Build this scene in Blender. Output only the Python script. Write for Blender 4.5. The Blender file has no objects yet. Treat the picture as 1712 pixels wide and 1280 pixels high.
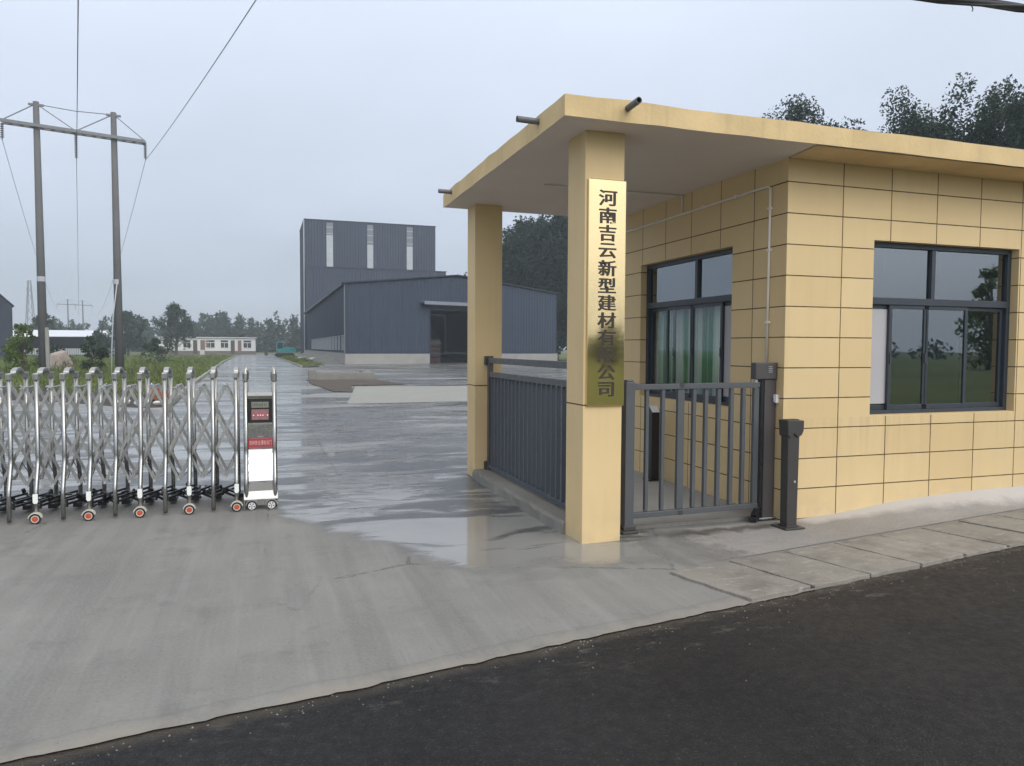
import bpy, bmesh, math, random
import numpy as np
from mathutils import Vector, Matrix
R = math.radians
C = bpy.context.scene.collection
sc = bpy.context.scene

# ------------------------------------------------------------------ camera, world, sun, exposure
cam_d = bpy.data.cameras.new('camera')
cam = bpy.data.objects.new('camera', cam_d)
C.objects.link(cam)
yaw, pitch, roll = R(18.68), R(2.715), R(0.284)
fw = Vector((math.sin(yaw) * math.cos(pitch), math.cos(yaw) * math.cos(pitch), -math.sin(pitch)))
rt = Vector((math.cos(yaw), -math.sin(yaw), 0))
up = rt.cross(fw)
rr = rt * math.cos(roll) + up * math.sin(roll)
uu = -rt * math.sin(roll) + up * math.cos(roll)
mw = Matrix((rr, uu, -fw)).transposed().to_4x4()
mw.translation = (0, 0, 1.65)
cam.matrix_world = mw
cam_d.sensor_width = 36
cam_d.lens = 1240 / 1712 * 36
cam_d.clip_start = 0.05
cam_d.clip_end = 3000
sc.camera = cam

SUN_DIR = Vector((0.30, -0.90, 0.72)).normalized()      # towards the sun: behind the camera, veiled by cloud
SUN_STRENGTH, SKY_STRENGTH = 1.0, 0.10
sun_d = bpy.data.lights.new('sun', 'SUN')
sun_d.energy = SUN_STRENGTH
sun_d.angle = R(40)
sun_d.color = (1.0, 0.94, 0.86)
sun = bpy.data.objects.new('sun', sun_d)
C.objects.link(sun)
sun.rotation_euler = SUN_DIR.to_track_quat('Z', 'Y').to_euler()
sun.location = (0, -20, 40)

world = bpy.data.worlds.new('World')
sc.world = world
world.use_nodes = True
wt = world.node_tree
wt.nodes.clear()
wn, wl = wt.nodes, wt.links
w_out = wn.new('ShaderNodeOutputWorld')
w_bg = wn.new('ShaderNodeBackground')
w_bg.inputs['Strength'].default_value = SKY_STRENGTH
sky = wn.new('ShaderNodeTexSky')
sky.sky_type = 'NISHITA'
sky.sun_disc = False
sky.sun_elevation = math.asin(SUN_DIR.z)
sky.sun_rotation = math.atan2(SUN_DIR.x, SUN_DIR.y)
tc = wn.new('ShaderNodeTexCoord')
sep = wn.new('ShaderNodeSeparateXYZ')
wl.new(tc.outputs['Generated'], sep.inputs[0])
zz = wn.new('ShaderNodeMath'); zz.operation = 'MAXIMUM'; zz.inputs[1].default_value = 0.0
wl.new(sep.outputs['Z'], zz.inputs[0])
cr = wn.new('ShaderNodeValToRGB')                       # overcast: brighter towards the zenith
cr.color_ramp.elements[0].position = 0.0
cr.color_ramp.elements[0].color = (0.45, 0.515, 0.60, 1)
cr.color_ramp.elements[1].position = 1.0
cr.color_ramp.elements[1].color = (1.0, 1.0, 1.0, 1)
e = cr.color_ramp.elements.new(0.22); e.color = (0.645, 0.718, 0.845, 1)
e = cr.color_ramp.elements.new(0.42); e.color = (0.76, 0.84, 0.985, 1)
wl.new(zz.outputs[0], cr.inputs[0])
# cloud sheet projected on a flat ceiling
den = wn.new('ShaderNodeMath'); den.operation = 'ADD'; den.inputs[1].default_value = 0.16
wl.new(zz.outputs[0], den.inputs[0])
vdiv = wn.new('ShaderNodeVectorMath'); vdiv.operation = 'DIVIDE'
cden = wn.new('ShaderNodeCombineXYZ')
for i in range(3): wl.new(den.outputs[0], cden.inputs[i])
wl.new(tc.outputs['Generated'], vdiv.inputs[0]); wl.new(cden.outputs[0], vdiv.inputs[1])
cn = wn.new('ShaderNodeTexNoise'); cn.inputs['Scale'].default_value = 1.1; cn.inputs['Detail'].default_value = 5; cn.inputs['Roughness'].default_value = 0.5
wl.new(vdiv.outputs[0], cn.inputs['Vector'])
cmr = wn.new('ShaderNodeMapRange'); cmr.inputs[1].default_value = 0.3; cmr.inputs[2].default_value = 0.7; cmr.inputs[3].default_value = 9.55; cmr.inputs[4].default_value = 10.75
wl.new(cn.outputs[0], cmr.inputs[0])
vs = wn.new('ShaderNodeVectorMath'); vs.operation = 'SCALE'
wl.new(cr.outputs[0], vs.inputs[0]); wl.new(cmr.outputs[0], vs.inputs['Scale'])
# thin cloud in front of the sun glows (behind the viewer)
sdot = wn.new('ShaderNodeVectorMath'); sdot.operation = 'DOT_PRODUCT'; sdot.inputs[1].default_value = SUN_DIR
wl.new(tc.outputs['Generated'], sdot.inputs[0])
smx = wn.new('ShaderNodeMath'); smx.operation = 'MAXIMUM'; smx.inputs[1].default_value = 0.0; wl.new(sdot.outputs['Value'], smx.inputs[0])
spw = wn.new('ShaderNodeMath'); spw.operation = 'POWER'; spw.inputs[1].default_value = 3.5; wl.new(smx.outputs[0], spw.inputs[0])
sgl = wn.new('ShaderNodeVectorMath'); sgl.operation = 'SCALE'; sgl.inputs[0].default_value = (13.5, 13.0, 12.2); wl.new(spw.outputs[0], sgl.inputs['Scale'])
sad = wn.new('ShaderNodeVectorMath'); sad.operation = 'ADD'; wl.new(vs.outputs[0], sad.inputs[0]); wl.new(sgl.outputs[0], sad.inputs[1])
wm = wn.new('ShaderNodeMix'); wm.data_type = 'RGBA'; wm.inputs[0].default_value = 0.94
wl.new(sky.outputs[0], wm.inputs[6]); wl.new(sad.outputs[0], wm.inputs[7])
wl.new(wm.outputs[2], w_bg.inputs['Color']); wl.new(w_bg.outputs[0], w_out.inputs['Surface'])

sc.view_settings.view_transform = 'Standard'
sc.view_settings.look = 'None'
sc.view_settings.exposure = 0.1
sc.view_settings.gamma = 1.0
sc.view_settings.use_curve_mapping = False
sc.cycles.max_bounces = 8
sc.cycles.transparent_max_bounces = 16

# ------------------------------------------------------------------ node helpers and materials
class NT:
    def __init__(s, name):
        s.m = bpy.data.materials.new(name); s.m.use_nodes = True
        s.t = s.m.node_tree; s.t.nodes.clear()
        s.out = s.t.nodes.new('ShaderNodeOutputMaterial')
    def n(s, kind): return s.t.nodes.new('ShaderNode' + kind)
    def put(s, sock, v):
        if hasattr(v, 'default_value') or isinstance(v, bpy.types.NodeSocket): s.t.links.new(v, sock)
        elif isinstance(v, (tuple, list)) and len(v) == 3 and sock.type == 'RGBA': sock.default_value = (*v, 1)
        else: sock.default_value = v
    def math(s, op, a, b=None, c=None, clamp=False):
        k = s.n('Math'); k.operation = op; k.use_clamp = clamp
        s.put(k.inputs[0], a)
        if b is not None: s.put(k.inputs[1], b)
        if c is not None: s.put(k.inputs[2], c)
        return k.outputs[0]
    def pos(s): return s.n('NewGeometry').outputs['Position']
    def obj(s): return s.n('TexCoord').outputs['Object']
    def scl(s, v, x, y, z):
        k = s.n('Mapping'); s.put(k.inputs[0], v); k.inputs['Scale'].default_value = (x, y, z); return k.outputs[0]
    def rot(s, v, rz, sx=1, sy=1, sz=1):
        k = s.n('Mapping'); s.put(k.inputs[0], v); k.inputs['Rotation'].default_value = (0, 0, rz); k.inputs['Scale'].default_value = (sx, sy, sz); return k.outputs[0]
    def noise(s, v, scale, detail=4, rough=0.55, dist=0.0):
        k = s.n('TexNoise'); s.put(k.inputs['Vector'], v); k.inputs['Scale'].default_value = scale
        k.inputs['Detail'].default_value = detail; k.inputs['Roughness'].default_value = rough; k.inputs['Distortion'].default_value = dist
        return k.outputs[0]
    def vor(s, v, scale, feature='F1'):
        k = s.n('TexVoronoi'); k.feature = feature; s.put(k.inputs['Vector'], v); k.inputs['Scale'].default_value = scale; return k.outputs[0]
    def mr(s, v, a, b, c=0.0, d=1.0, smooth=False):
        k = s.n('MapRange'); s.put(k.inputs[0], v)
        if smooth: k.interpolation_type = 'SMOOTHSTEP'
        for i, q in enumerate((a, b, c, d)): s.put(k.inputs[i + 1], q)
        return k.outputs[0]
    def mix(s, f, a, b, mode='MIX'):
        k = s.n('Mix'); k.data_type = 'RGBA'; k.blend_type = mode
        s.put(k.inputs[0], f); s.put(k.inputs[6], a); s.put(k.inputs[7], b); return k.outputs[2]
    def sep(s, v):
        k = s.n('SeparateXYZ'); s.put(k.inputs[0], v); return k.outputs
    def bump(s, h, strength=0.3, dist=0.01):
        k = s.n('Bump'); s.put(k.inputs['Height'], h); k.inputs['Strength'].default_value = strength; k.inputs['Distance'].default_value = dist; return k.outputs[0]
    def bsdf(s, color, rough=0.6, metal=0.0, normal=None, spec=None, **kw):
        k = s.n('BsdfPrincipled'); s.put(k.inputs['Base Color'], color); s.put(k.inputs['Roughness'], rough); s.put(k.inputs['Metallic'], metal)
        if normal is not None: s.put(k.inputs['Normal'], normal)
        if spec is not None: s.put(k.inputs['Specular IOR Level'], spec)
        for a, b in kw.items(): s.put(k.inputs[a.replace('_', ' ')], b)
        s.t.links.new(k.outputs[0], s.out.inputs[0]); return k

def simple(name, col, rough=0.6, metal=0.0, var=0.12, scale=3.0, bump=0.0, spec=None, bscale=60):
    t = NT(name); p = t.obj()
    f = t.noise(p, scale, 5, 0.6)
    c = t.mix(f, tuple(x * (1 - var) for x in col), tuple(min(1, x * (1 + var)) for x in col))
    r = t.mr(t.noise(p, scale * 2.7, 3), 0.3, 0.7, max(0.02, rough - 0.08), min(1, rough + 0.08))
    nrm = t.bump(t.noise(p, bscale, 4), bump, 0.005) if bump else None
    t.bsdf(c, r, metal, nrm, spec)
    return t.m

M = {}
# --- painted stucco tile facade with dark joints at fixed places in the world
YEL = (0.70, 0.53, 0.285)
def wall_paint(joints):
    t = NT('sand_paint_tiles' if joints else 'sand_paint')
    p = t.pos(); x, y, z = t.sep(p)
    big = t.noise(p, 0.9, 4, 0.6); fine = t.noise(p, 90, 3, 0.6); streak = t.noise(t.scl(p, 5, 5, 0.35), 1.6, 4, 0.6)
    col = t.mix(t.mr(big, 0.3, 0.7), tuple(v * 0.93 for v in YEL), tuple(v * 1.05 for v in YEL))
    col = t.mix(t.mr(streak, 0.50, 0.8, 0, 0.30), col, (0.56, 0.40, 0.20))
    # rain splash dirt at the foot of the wall
    foot = t.math('MULTIPLY', t.mr(z, 0.0, 0.30, 1, 0), t.mr(t.noise(p, 5, 4), 0.4, 0.65, 0, 0.55))
    col = t.mix(foot, col, (0.42, 0.35, 0.25))
    h = t.math('MULTIPLY', fine, 0.25)
    if joints:
        nx = t.math('ABSOLUTE', t.sep(t.n('NewGeometry').outputs['Normal'])[0])
        side = t.math('GREATER_THAN', nx, 0.5)
        ux = t.math('DIVIDE', t.math('SUBTRACT', x, 5.337 - 5.94), 0.594)
        uy = t.math('DIVIDE', t.math('SUBTRACT', y, 6.329 - 5.73), 0.573)
        ua = t.math('ADD', t.math('MULTIPLY', ux, t.math('SUBTRACT', 1.0, side)), t.math('MULTIPLY', uy, side))
        va = t.math('DIVIDE', t.math('SUBTRACT', z, 0.0145), 0.2915)
        fu = t.math('FRACT', ua); fv = t.math('FRACT', va)
        du = t.math('MULTIPLY', t.math('MINIMUM', fu, t.math('SUBTRACT', 1.0, fu)), 0.594)
        dv = t.math('MULTIPLY', t.math('MINIMUM', fv, t.math('SUBTRACT', 1.0, fv)), 0.2915)
        # no column joint on the first half tile left of the corner at x<5.2
        near = t.math('MULTIPLY', t.math('LESS_THAN', x, 5.0), t.math('SUBTRACT', 1.0, side))
        du = t.math('ADD', du, near)
        near2 = t.math('MULTIPLY', t.math('LESS_THAN', y, 6.1), side)
        du = t.math('ADD', du, near2)
        d = t.math('MINIMUM', du, dv)
        wob = t.math('MULTIPLY', t.noise(p, 14, 2), 0.0025)
        line = t.mr(t.math('ADD', d, wob), 0.0052, 0.0075, 1, 0)
        cell = t.n('TexWhiteNoise'); cell.noise_dimensions = '2D'
        cv = t.n('CombineXYZ'); t.put(cv.inputs[0], t.math('FLOOR', ua)); t.put(cv.inputs[1], t.math('FLOOR', va))
        t.put(cell.inputs['Vector'], cv.outputs[0])
        col = t.mix(t.mr(cell.outputs[0], 0, 1, 0, 0.40), col, (0.75, 0.585, 0.335))
        col = t.mix(t.mr(t.sep(cell.outputs['Color'])[2], 0.55, 1, 0, 0.30), col, (0.60, 0.435, 0.215))
        # rain runs below the window sill ends
        sill = t.math('MULTIPLY', t.mr(z, 0.35, 0.98, 0, 1), t.math('LESS_THAN', z, 0.985))
        sill = t.math('MULTIPLY', sill, t.mr(t.noise(t.scl(p, 14, 14, 0.7), 1.0, 4, 0.6), 0.52, 0.72, 0, 0.35))
        col = t.mix(sill, col, (0.40, 0.31, 0.19))
        col = t.mix(line, col, (0.10, 0.06, 0.025))
        h = t.math('SUBTRACT', h, t.math('MULTIPLY', line, 3.0))
    else:
        lz = t.math('ABSOLUTE', t.math('SUBTRACT', z, 1.172))
        line = t.mr(lz, 0.005, 0.007, 1, 0)
        col = t.mix(line, col, (0.10, 0.06, 0.025))
        h = t.math('SUBTRACT', h, t.math('MULTIPLY', line, 3.0))
    t.bsdf(col, 0.62, 0, t.bump(h, 0.5, 0.004), 0.3)
    return t.m
M['tiles'] = wall_paint(True)
M['paint'] = wall_paint(False)
def fascia():
    t = NT('sand_fascia'); p = t.pos()
    c = t.mix(t.mr(t.noise(p, 2.2, 5), 0.3, 0.7), tuple(v * 0.88 for v in YEL), tuple(v * 1.08 for v in YEL))
    st = t.noise(t.scl(p, 9, 9, 0.5), 1.5, 4)
    c = t.mix(t.mr(st, 0.55, 0.75, 0, 0.35), c, (0.50, 0.38, 0.22))
    t.bsdf(c, 0.75, 0, t.bump(t.noise(p, 30, 5), 0.35, 0.01), 0.2); return t.m
M['fascia'] = fascia()
M['soffit'] = simple('soffit_plaster', (0.74, 0.66, 0.60), 0.8, 0, 0.08, 1.5, 0.1)
M['roof_cement'] = simple('roof_cement', (0.30, 0.29, 0.27), 0.9, 0, 0.2, 2.0, 0.3)
M['pipe_grey'] = simple('drain_pipe_plastic', (0.12, 0.125, 0.14), 0.5, 0, 0.2, 20)
M['white_plastic'] = simple('conduit_plastic', (0.78, 0.74, 0.68), 0.5, 0, 0.1, 6)
M['win_frame'] = simple('window_aluminium', (0.035, 0.045, 0.058), 0.4, 0.0, 0.15, 8)
M['iron'] = simple('grey_painted_steel', (0.085, 0.092, 0.10), 0.42, 0.0, 0.15, 5)
M['iron_dark'] = simple('dark_painted_steel', (0.05, 0.047, 0.045), 0.45, 0.0, 0.2, 7)
M['iron_brown'] = simple('brown_painted_steel', (0.072, 0.064, 0.066), 0.4, 0.0, 0.15, 5)
M['fence_blue'] = simple('blue_grey_steel', (0.062, 0.075, 0.095), 0.42, 0.0, 0.15, 5)
M['black'] = simple('black_plastic', (0.012, 0.012, 0.013), 0.35, 0, 0.2, 10)
M['rubber'] = simple('black_rubber', (0.02, 0.02, 0.02), 0.8, 0, 0.2, 20)
M['white'] = simple('white_plastic_panel', (0.75, 0.75, 0.75), 0.4, 0, 0.05, 4)
M['grey_lab'] = simple('printed_grey', (0.35, 0.35, 0.36), 0.5, 0, 0.1, 40)
M['interior'] = simple('room_plaster', (0.30, 0.30, 0.29), 0.9, 0, 0.05, 1)
M['curtain'] = None
def stainless(name, rough, col=(0.62, 0.62, 0.61), wob=0.0):
    t = NT(name); p = t.obj()
    f = t.noise(t.scl(p, 40, 40, 2), 3, 3)
    r = t.mr(f, 0.3, 0.7, rough * 0.7, rough * 1.4)
    nrm = t.bump(t.noise(p, 7, 3), wob, 0.02) if wob else None
    t.bsdf(t.mix(f, tuple(c * 0.9 for c in col), col), r, 1.0, nrm); return t.m
M['steel'] = stainless('stainless_tube', 0.23, (0.42, 0.42, 0.405))
M['steel_bar'] = stainless('satin_flat_bar', 0.36, (0.50, 0.50, 0.485))
M['steel_bright'] = stainless('polished_stainless', 0.07, (0.78, 0.78, 0.77), 0.25)
M['steel_dull'] = stainless('brushed_stainless', 0.32, (0.42, 0.42, 0.40))
def brass():
    t = NT('polished_brass'); p = t.pos()
    w = t.noise(t.scl(p, 1, 1, 0.5), 3.2, 2, 0.4)
    f = t.noise(t.scl(p, 2, 2, 60), 3, 2)
    t.bsdf(t.mix(f, (0.80, 0.62, 0.34), (0.86, 0.68, 0.38)), t.mr(f, 0.3, 0.7, 0.05, 0.10), 1.0, t.bump(w, 0.14, 0.03)); return t.m
M['brass'] = brass()
M['letter'] = simple('engraved_black_paint', (0.03, 0.022, 0.014), 0.5, 0, 0.15, 20)
def emit(name, col, s):
    t = NT(name); k = t.n('Emission'); k.inputs[0].default_value = (*col, 1); k.inputs[1].default_value = s
    t.t.links.new(k.outputs[0], t.out.inputs[0]); return t.m
M['led'] = emit('red_led', (1.0, 0.42, 0.45), 1.6)
M['red'] = simple('red_enamel', (0.40, 0.035, 0.05), 0.4, 0, 0.1, 8)
M['pinkglass'] = simple('pink_display', (0.30, 0.15, 0.16), 0.25, 0, 0.1, 8)
M['lcd'] = simple('grey_display', (0.22, 0.23, 0.19), 0.25, 0, 0.1, 8)
M['orange'] = simple('orange_hub', (0.55, 0.10, 0.045), 0.5, 0, 0.15, 15)
M['cream'] = simple('cream_fender', (0.55, 0.52, 0.46), 0.45, 0, 0.1, 15)
def reflector():
    t = NT('reflective_tape'); p = t.obj()
    t.bsdf(t.mix(t.noise(p, 60, 2), (0.82, 0.84, 0.80), (0.9, 0.92, 0.88)), 0.3, 0, None, 0.6); return t.m
M['tape'] = reflector()
def glass(name, refl, tint, cr):
    t = NT(name)
    a = t.n('BsdfTransparent'); a.inputs[0].default_value = (*tint, 1)
    g = t.n('BsdfGlossy'); g.inputs['Color'].default_value = (*cr, 1); g.inputs['Roughness'].default_value = 0.012
    p = t.pos(); t.put(g.inputs['Normal'], t.bump(t.noise(p, 1.3, 2), 0.02, 0.05))
    fr = t.n('Fresnel'); fr.inputs[0].default_value = 1.5
    f = t.math('MULTIPLY', t.math('ADD', fr.outputs[0], refl, clamp=True), t.math('SUBTRACT', 1.0, t.n('NewGeometry').outputs['Backfacing']))
    m = t.n('MixShader'); t.put(m.inputs[0], f); t.t.links.new(a.outputs[0], m.inputs[1]); t.t.links.new(g.outputs[0], m.inputs[2])
    t.t.links.new(m.outputs[0], t.out.inputs[0]); return t.m
M['glass'] = glass('tinted_window_glass', 0.21, (0.66, 0.74, 0.72), (0.86, 0.93, 1.0))
M['glass_clear'] = glass('clear_window_glass', 0.05, (0.95, 0.97, 0.96), (0.86, 0.93, 1.0))
M['glass_far'] = simple('dark_far_glass', (0.03, 0.035, 0.045), 0.1, 0, 0.1, 2)
M['film'] = simple('frosted_white_sheet', (0.44, 0.43, 0.45), 0.6, 0, 0.05, 3)
def corr(name, col):
    t = NT(name); p = t.pos()
    a = t.noise(p, 0.12, 4); b = t.noise(t.scl(p, 1.2, 1.2, 0.06), 1.0, 4)
    c = t.mix(t.mr(a, 0.3, 0.7), tuple(v * 0.9 for v in col), tuple(v * 1.1 for v in col))
    c = t.mix(t.mr(b, 0.5, 0.8, 0, 0.35), c, tuple(v * 1.35 for v in col))
    x, y, z = t.sep(p)
    lap = t.math('FRACT', t.math('DIVIDE', t.math('ADD', z, 0.4), 4.1))
    c = t.mix(t.mr(lap, 0.0, 0.012, 0.55, 0), c, tuple(v * 0.45 for v in col))
    run = t.noise(t.scl(p, 2.6, 2.6, 0.05), 1.0, 4, 0.6)
    c = t.mix(t.mr(run, 0.55, 0.72, 0, 0.4), c, tuple(v * 0.62 for v in col))
    t.bsdf(c, 0.5, 0.0, None, 0.3); return t.m
M['cladding'] = corr('blue_grey_cladding', (0.036, 0.050, 0.078))
M['cladding_roof'] = corr('blue_grey_roofing', (0.026, 0.034, 0.052))
M['canopy_grey'] = simple('weathered_canopy_sheet', (0.20, 0.22, 0.26), 0.5, 0, 0.15, 1)
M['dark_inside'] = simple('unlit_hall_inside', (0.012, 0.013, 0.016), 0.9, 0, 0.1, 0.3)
M['skylight'] = simple('translucent_panel', (0.42, 0.47, 0.48), 0.4, 0, 0.15, 0.4)
M['skylight_dim'] = simple('grey_translucent_panel', (0.17, 0.19, 0.22), 0.4, 0, 0.15, 0.4)
M['trim_light'] = simple('pale_trim', (0.42, 0.44, 0.48), 0.5, 0, 0.1, 2)
def concrete(name, col, dark=0.75, bump=0.3, stain=0.0):
    t = NT(name); p = t.pos()
    a = t.noise(p, 0.7, 6, 0.65); b = t.noise(p, 6, 5, 0.65); c3 = t.noise(p, 60, 3, 0.6)
    c = t.mix(t.mr(a, 0.3, 0.7), tuple(v * dark for v in col), col)
    c = t.mix(t.mr(b, 0.4, 0.75, 0, 0.4), c, tuple(v * 0.7 for v in col))
    c = t.mix(t.mr(c3, 0.3, 0.7, 0, 0.25), c, tuple(min(1, v * 1.25) for v in col))
    if stain:
        c = t.mix(t.mr(t.noise(p, 2.3, 6, 0.72), 0.50, 0.66, 0, stain), c, (0.10, 0.092, 0.075))
        c = t.mix(t.mr(t.noise(t.scl(p, 1, 2.5, 1), 7, 4, 0.7), 0.56, 0.7, 0, stain), c, (0.45, 0.42, 0.38))
    t.bsdf(c, 0.8, 0, t.bump(t.math('ADD', b, t.math('MULTIPLY', c3, 0.5)), bump, 0.008), 0.25); return t.m
M['plinth'] = concrete('plinth_concrete', (0.34, 0.335, 0.32))
M['kerb'] = concrete('kerb_concrete', (0.26, 0.25, 0.225), 0.5, 0.6)
M['slab'] = concrete('weathered_slab_concrete', (0.32, 0.297, 0.262), 0.55, 0.6, 0.5)
M['pole'] = concrete('pole_concrete', (0.15, 0.152, 0.155), 0.75, 0.2)
M['pale_slab'] = concrete('fresh_pale_concrete', (0.30, 0.298, 0.275), 0.85, 0.2)
M['floor_in'] = concrete('smooth_floor_concrete', (0.33, 0.32, 0.30), 0.8, 0.15)
M['soil'] = concrete('bare_soil', (0.10, 0.082, 0.065), 0.6, 1.0)
M['soil_wet'] = concrete('dark_wet_soil', (0.06, 0.055, 0.05), 0.6, 1.0)
M['stone'] = concrete('pale_boulder_stone', (0.40, 0.34, 0.30), 0.6, 0.8)
M['rubble'] = concrete('red_brick_rubble', (0.28, 0.11, 0.06), 0.6, 1.0)
M['galv'] = simple('galvanised_steel', (0.20, 0.21, 0.22), 0.5, 0.4, 0.15, 2)
M['wire'] = simple('aluminium_wire', (0.20, 0.205, 0.21), 0.6, 0, 0.1, 1)
M['cable'] = simple('black_cable_sheath', (0.02, 0.02, 0.022), 0.6, 0, 0.2, 6)
M['insulator'] = simple('glass_insulator', (0.12, 0.10, 0.10), 0.25, 0, 0.1, 8)
M['whitewall'] = simple('white_render', (0.80, 0.80, 0.80), 0.8, 0, 0.06, 0.3)
M['brickbase'] = simple('grey_brick_base', (0.20, 0.17, 0.16), 0.85, 0, 0.25, 2)
M['rose_door'] = simple('rose_brown_door', (0.24, 0.15, 0.14), 0.6, 0, 0.1, 2)
M['brown_door'] = simple('dark_brown_door', (0.09, 0.075, 0.07), 0.6, 0, 0.1, 2)
M['whiteroof'] = simple('white_sheet_roof', (0.66, 0.69, 0.74), 0.6, 0, 0.08, 0.2)
M['teal'] = simple('teal_machine_paint', (0.02, 0.24, 0.25), 0.4, 0, 0.15, 2)
M['debris_white'] = simple('white_rubbish_sheet', (0.62, 0.62, 0.60), 0.6, 0, 0.15, 4)
M['marking'] = concrete('white_road_paint', (0.55, 0.55, 0.53), 0.7, 0.3)

# road frame: edge of the asphalt, 9.3 degrees off the building line
TH = R(9.3)
RD = Vector((math.cos(TH), math.sin(TH), 0)); RN = Vector((-math.sin(TH), math.cos(TH), 0))
P0 = Vector((1.278, 3.717, 0))
def road(s, t, z=0.0):
    v = P0 + RD * s + RN * t
    return (v.x, v.y, z)

def yard_mat():
    t = NT('wet_yard_concrete'); p = t.pos(); x, y, z = t.sep(p)
    n1 = t.noise(p, 0.55, 5, 0.6); n2 = t.noise(p, 5, 5, 0.65); n3 = t.noise(p, 55, 3, 0.6)
    # tyre and broom streaks fanning out from the driveway
    st = t.noise(t.rot(p, R(-28), 5.5, 0.45, 1), 1.0, 5, 0.6)
    st2 = t.noise(t.rot(p, R(-8), 7.0, 0.35, 1), 1.3, 4, 0.6)
    dry = t.mix(t.mr(n1, 0.3, 0.7), (0.162, 0.160, 0.150), (0.245, 0.241, 0.226))
    dry = t.mix(t.mr(n2, 0.45, 0.75, 0, 0.35), dry, (0.20, 0.195, 0.185))
    dry = t.mix(t.mr(st, 0.46, 0.70, 0, 0.5), dry, (0.125, 0.125, 0.122))
    dry = t.mix(t.mr(st2, 0.5, 0.72, 0, 0.35), dry, (0.29, 0.288, 0.28))
    dry = t.mix(t.mr(n3, 0.3, 0.7, 0, 0.3), dry, (0.32, 0.315, 0.305))
    blot = t.noise(p, 1.9, 6, 0.72)
    dry = t.mix(t.mr(blot, 0.54, 0.70, 0, 0.45), dry, (0.115, 0.115, 0.112))
    dry = t.mix(t.mr(t.noise(p, 2.6, 6, 0.75), 0.56, 0.74, 0, 0.4), dry, (0.30, 0.295, 0.28))
    grit = t.n('TexVoronoi'); t.put(grit.inputs['Vector'], p); grit.inputs['Scale'].default_value = 38
    gm = t.math('MULTIPLY', t.mr(grit.outputs['Distance'], 0.10, 0.16, 1, 0), t.mr(t.sep(grit.outputs['Color'])[0], 0.90, 0.93))
    dry = t.mix(t.math('MULTIPLY', gm, 0.8), dry, (0.06, 0.058, 0.052))
    wv = t.n('TexWave'); wv.wave_type = 'BANDS'; t.put(wv.inputs['Vector'], t.rot(p, R(-24), 1, 1, 1)); wv.inputs['Scale'].default_value = 9.0; wv.inputs['Distortion'].default_value = 14.0; wv.inputs['Detail'].default_value = 3
    tyre = t.mr(t.noise(t.rot(p, R(-24), 2.6, 0.12, 1), 1.0, 3, 0.5), 0.55, 0.62)
    dry = t.mix(t.math('MULTIPLY', tyre, t.mr(wv.outputs[0], 0.2, 0.9, 0.10, 0.20)), dry, (0.10, 0.10, 0.097))
    crk = t.vor(t.rot(p, R(17), 0.42, 0.30, 1), 1.0, 'DISTANCE_TO_EDGE')
    crk = t.math('ADD', crk, t.math('MULTIPLY', t.math('SUBTRACT', t.noise(p, 6, 5, 0.7), 0.5), 0.05))
    crm = t.math('MULTIPLY', t.mr(t.math('ABSOLUTE', crk), 0.001, 0.005, 0.55, 0), t.mr(t.noise(p, 0.5, 2), 0.50, 0.56))
    dry = t.mix(crm, dry, (0.05, 0.05, 0.045))
    # pale cement lip along the asphalt
    s = t.math('ADD', t.math('MULTIPLY', t.math('SUBTRACT', x, P0.x), RN.x), t.math('MULTIPLY', t.math('SUBTRACT', y, P0.y), RN.y))
    lipn = t.math('ADD', s, t.math('MULTIPLY', t.math('SUBTRACT', t.noise(p, 3.0, 4), 0.5), 0.16))
    lip = t.math('MULTIPLY', t.mr(lipn, 0.05, 0.12, 1, 0), t.mr(t.noise(p, 2.3, 5, 0.7), 0.38, 0.62, 0.1, 0.85))
    dry = t.mix(lip, dry, (0.28, 0.25, 0.21))
    edge = t.mr(t.math('ABSOLUTE', t.math('SUBTRACT', lipn, 0.14)), 0.0, 0.02, 0.4, 0)
    dry = t.mix(edge, dry, (0.16, 0.15, 0.13))
    # --- wet area
    yb1 = t.math('ADD', 4.95, t.math('MULTIPLY', t.math('MAXIMUM', t.math('SUBTRACT', 1.5, x), 0.0), 1.9))
    yb = t.math('ADD', yb1, t.math('MULTIPLY', t.math('MAXIMUM', t.math('SUBTRACT', x, 2.95), 0.0), 2.2))
    yb = t.math('MINIMUM', yb, 8.6)
    wn_ = t.math('MULTIPLY', t.math('SUBTRACT', t.noise(t.scl(p, 1, 1.6, 1), 1.3, 5, 0.6), 0.5), 1.6)
    wet = t.mr(t.math('ADD', t.math('SUBTRACT', y, yb), wn_), -0.1, 0.45, 0, 1, True)
    # puddle film broken by damp rough streaks that lie across the drive
    pn = t.noise(t.scl(p, 0.5, 1.5, 1), 1.15, 5, 0.62, 0.6)
    pn2 = t.noise(t.scl(p, 0.16, 0.75, 1), 1.0, 5, 0.6, 0.4)
    far = t.mr(y, 14, 26)
    pv = t.math('ADD', t.math('MULTIPLY', pn, t.math('SUBTRACT', 1.0, far)), t.math('MULTIPLY', pn2, far))
    thr = t.mr(y, 5.0, 9.0, 0.39, 0.482)
    film = t.mr(t.math('SUBTRACT', pv, thr), -0.035, 0.055, 0, 1, True)
    rdg = t.noise(t.scl(p, 0.42, 1.7, 1), 1.25, 4, 0.55, 1.4)
    rdg = t.mr(t.math('ABSOLUTE', t.math('SUBTRACT', rdg, 0.5)), 0.018, 0.05, 0.95, 0)
    rdg = t.math('MULTIPLY', rdg, t.math('MULTIPLY', t.mr(y, 6.5, 9.0), t.mr(t.noise(t.scl(p, 0.3, 0.5, 1), 0.9, 3), 0.42, 0.55)))
    film = t.math('MULTIPLY', film, t.math('SUBTRACT', 1.0, rdg))
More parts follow.
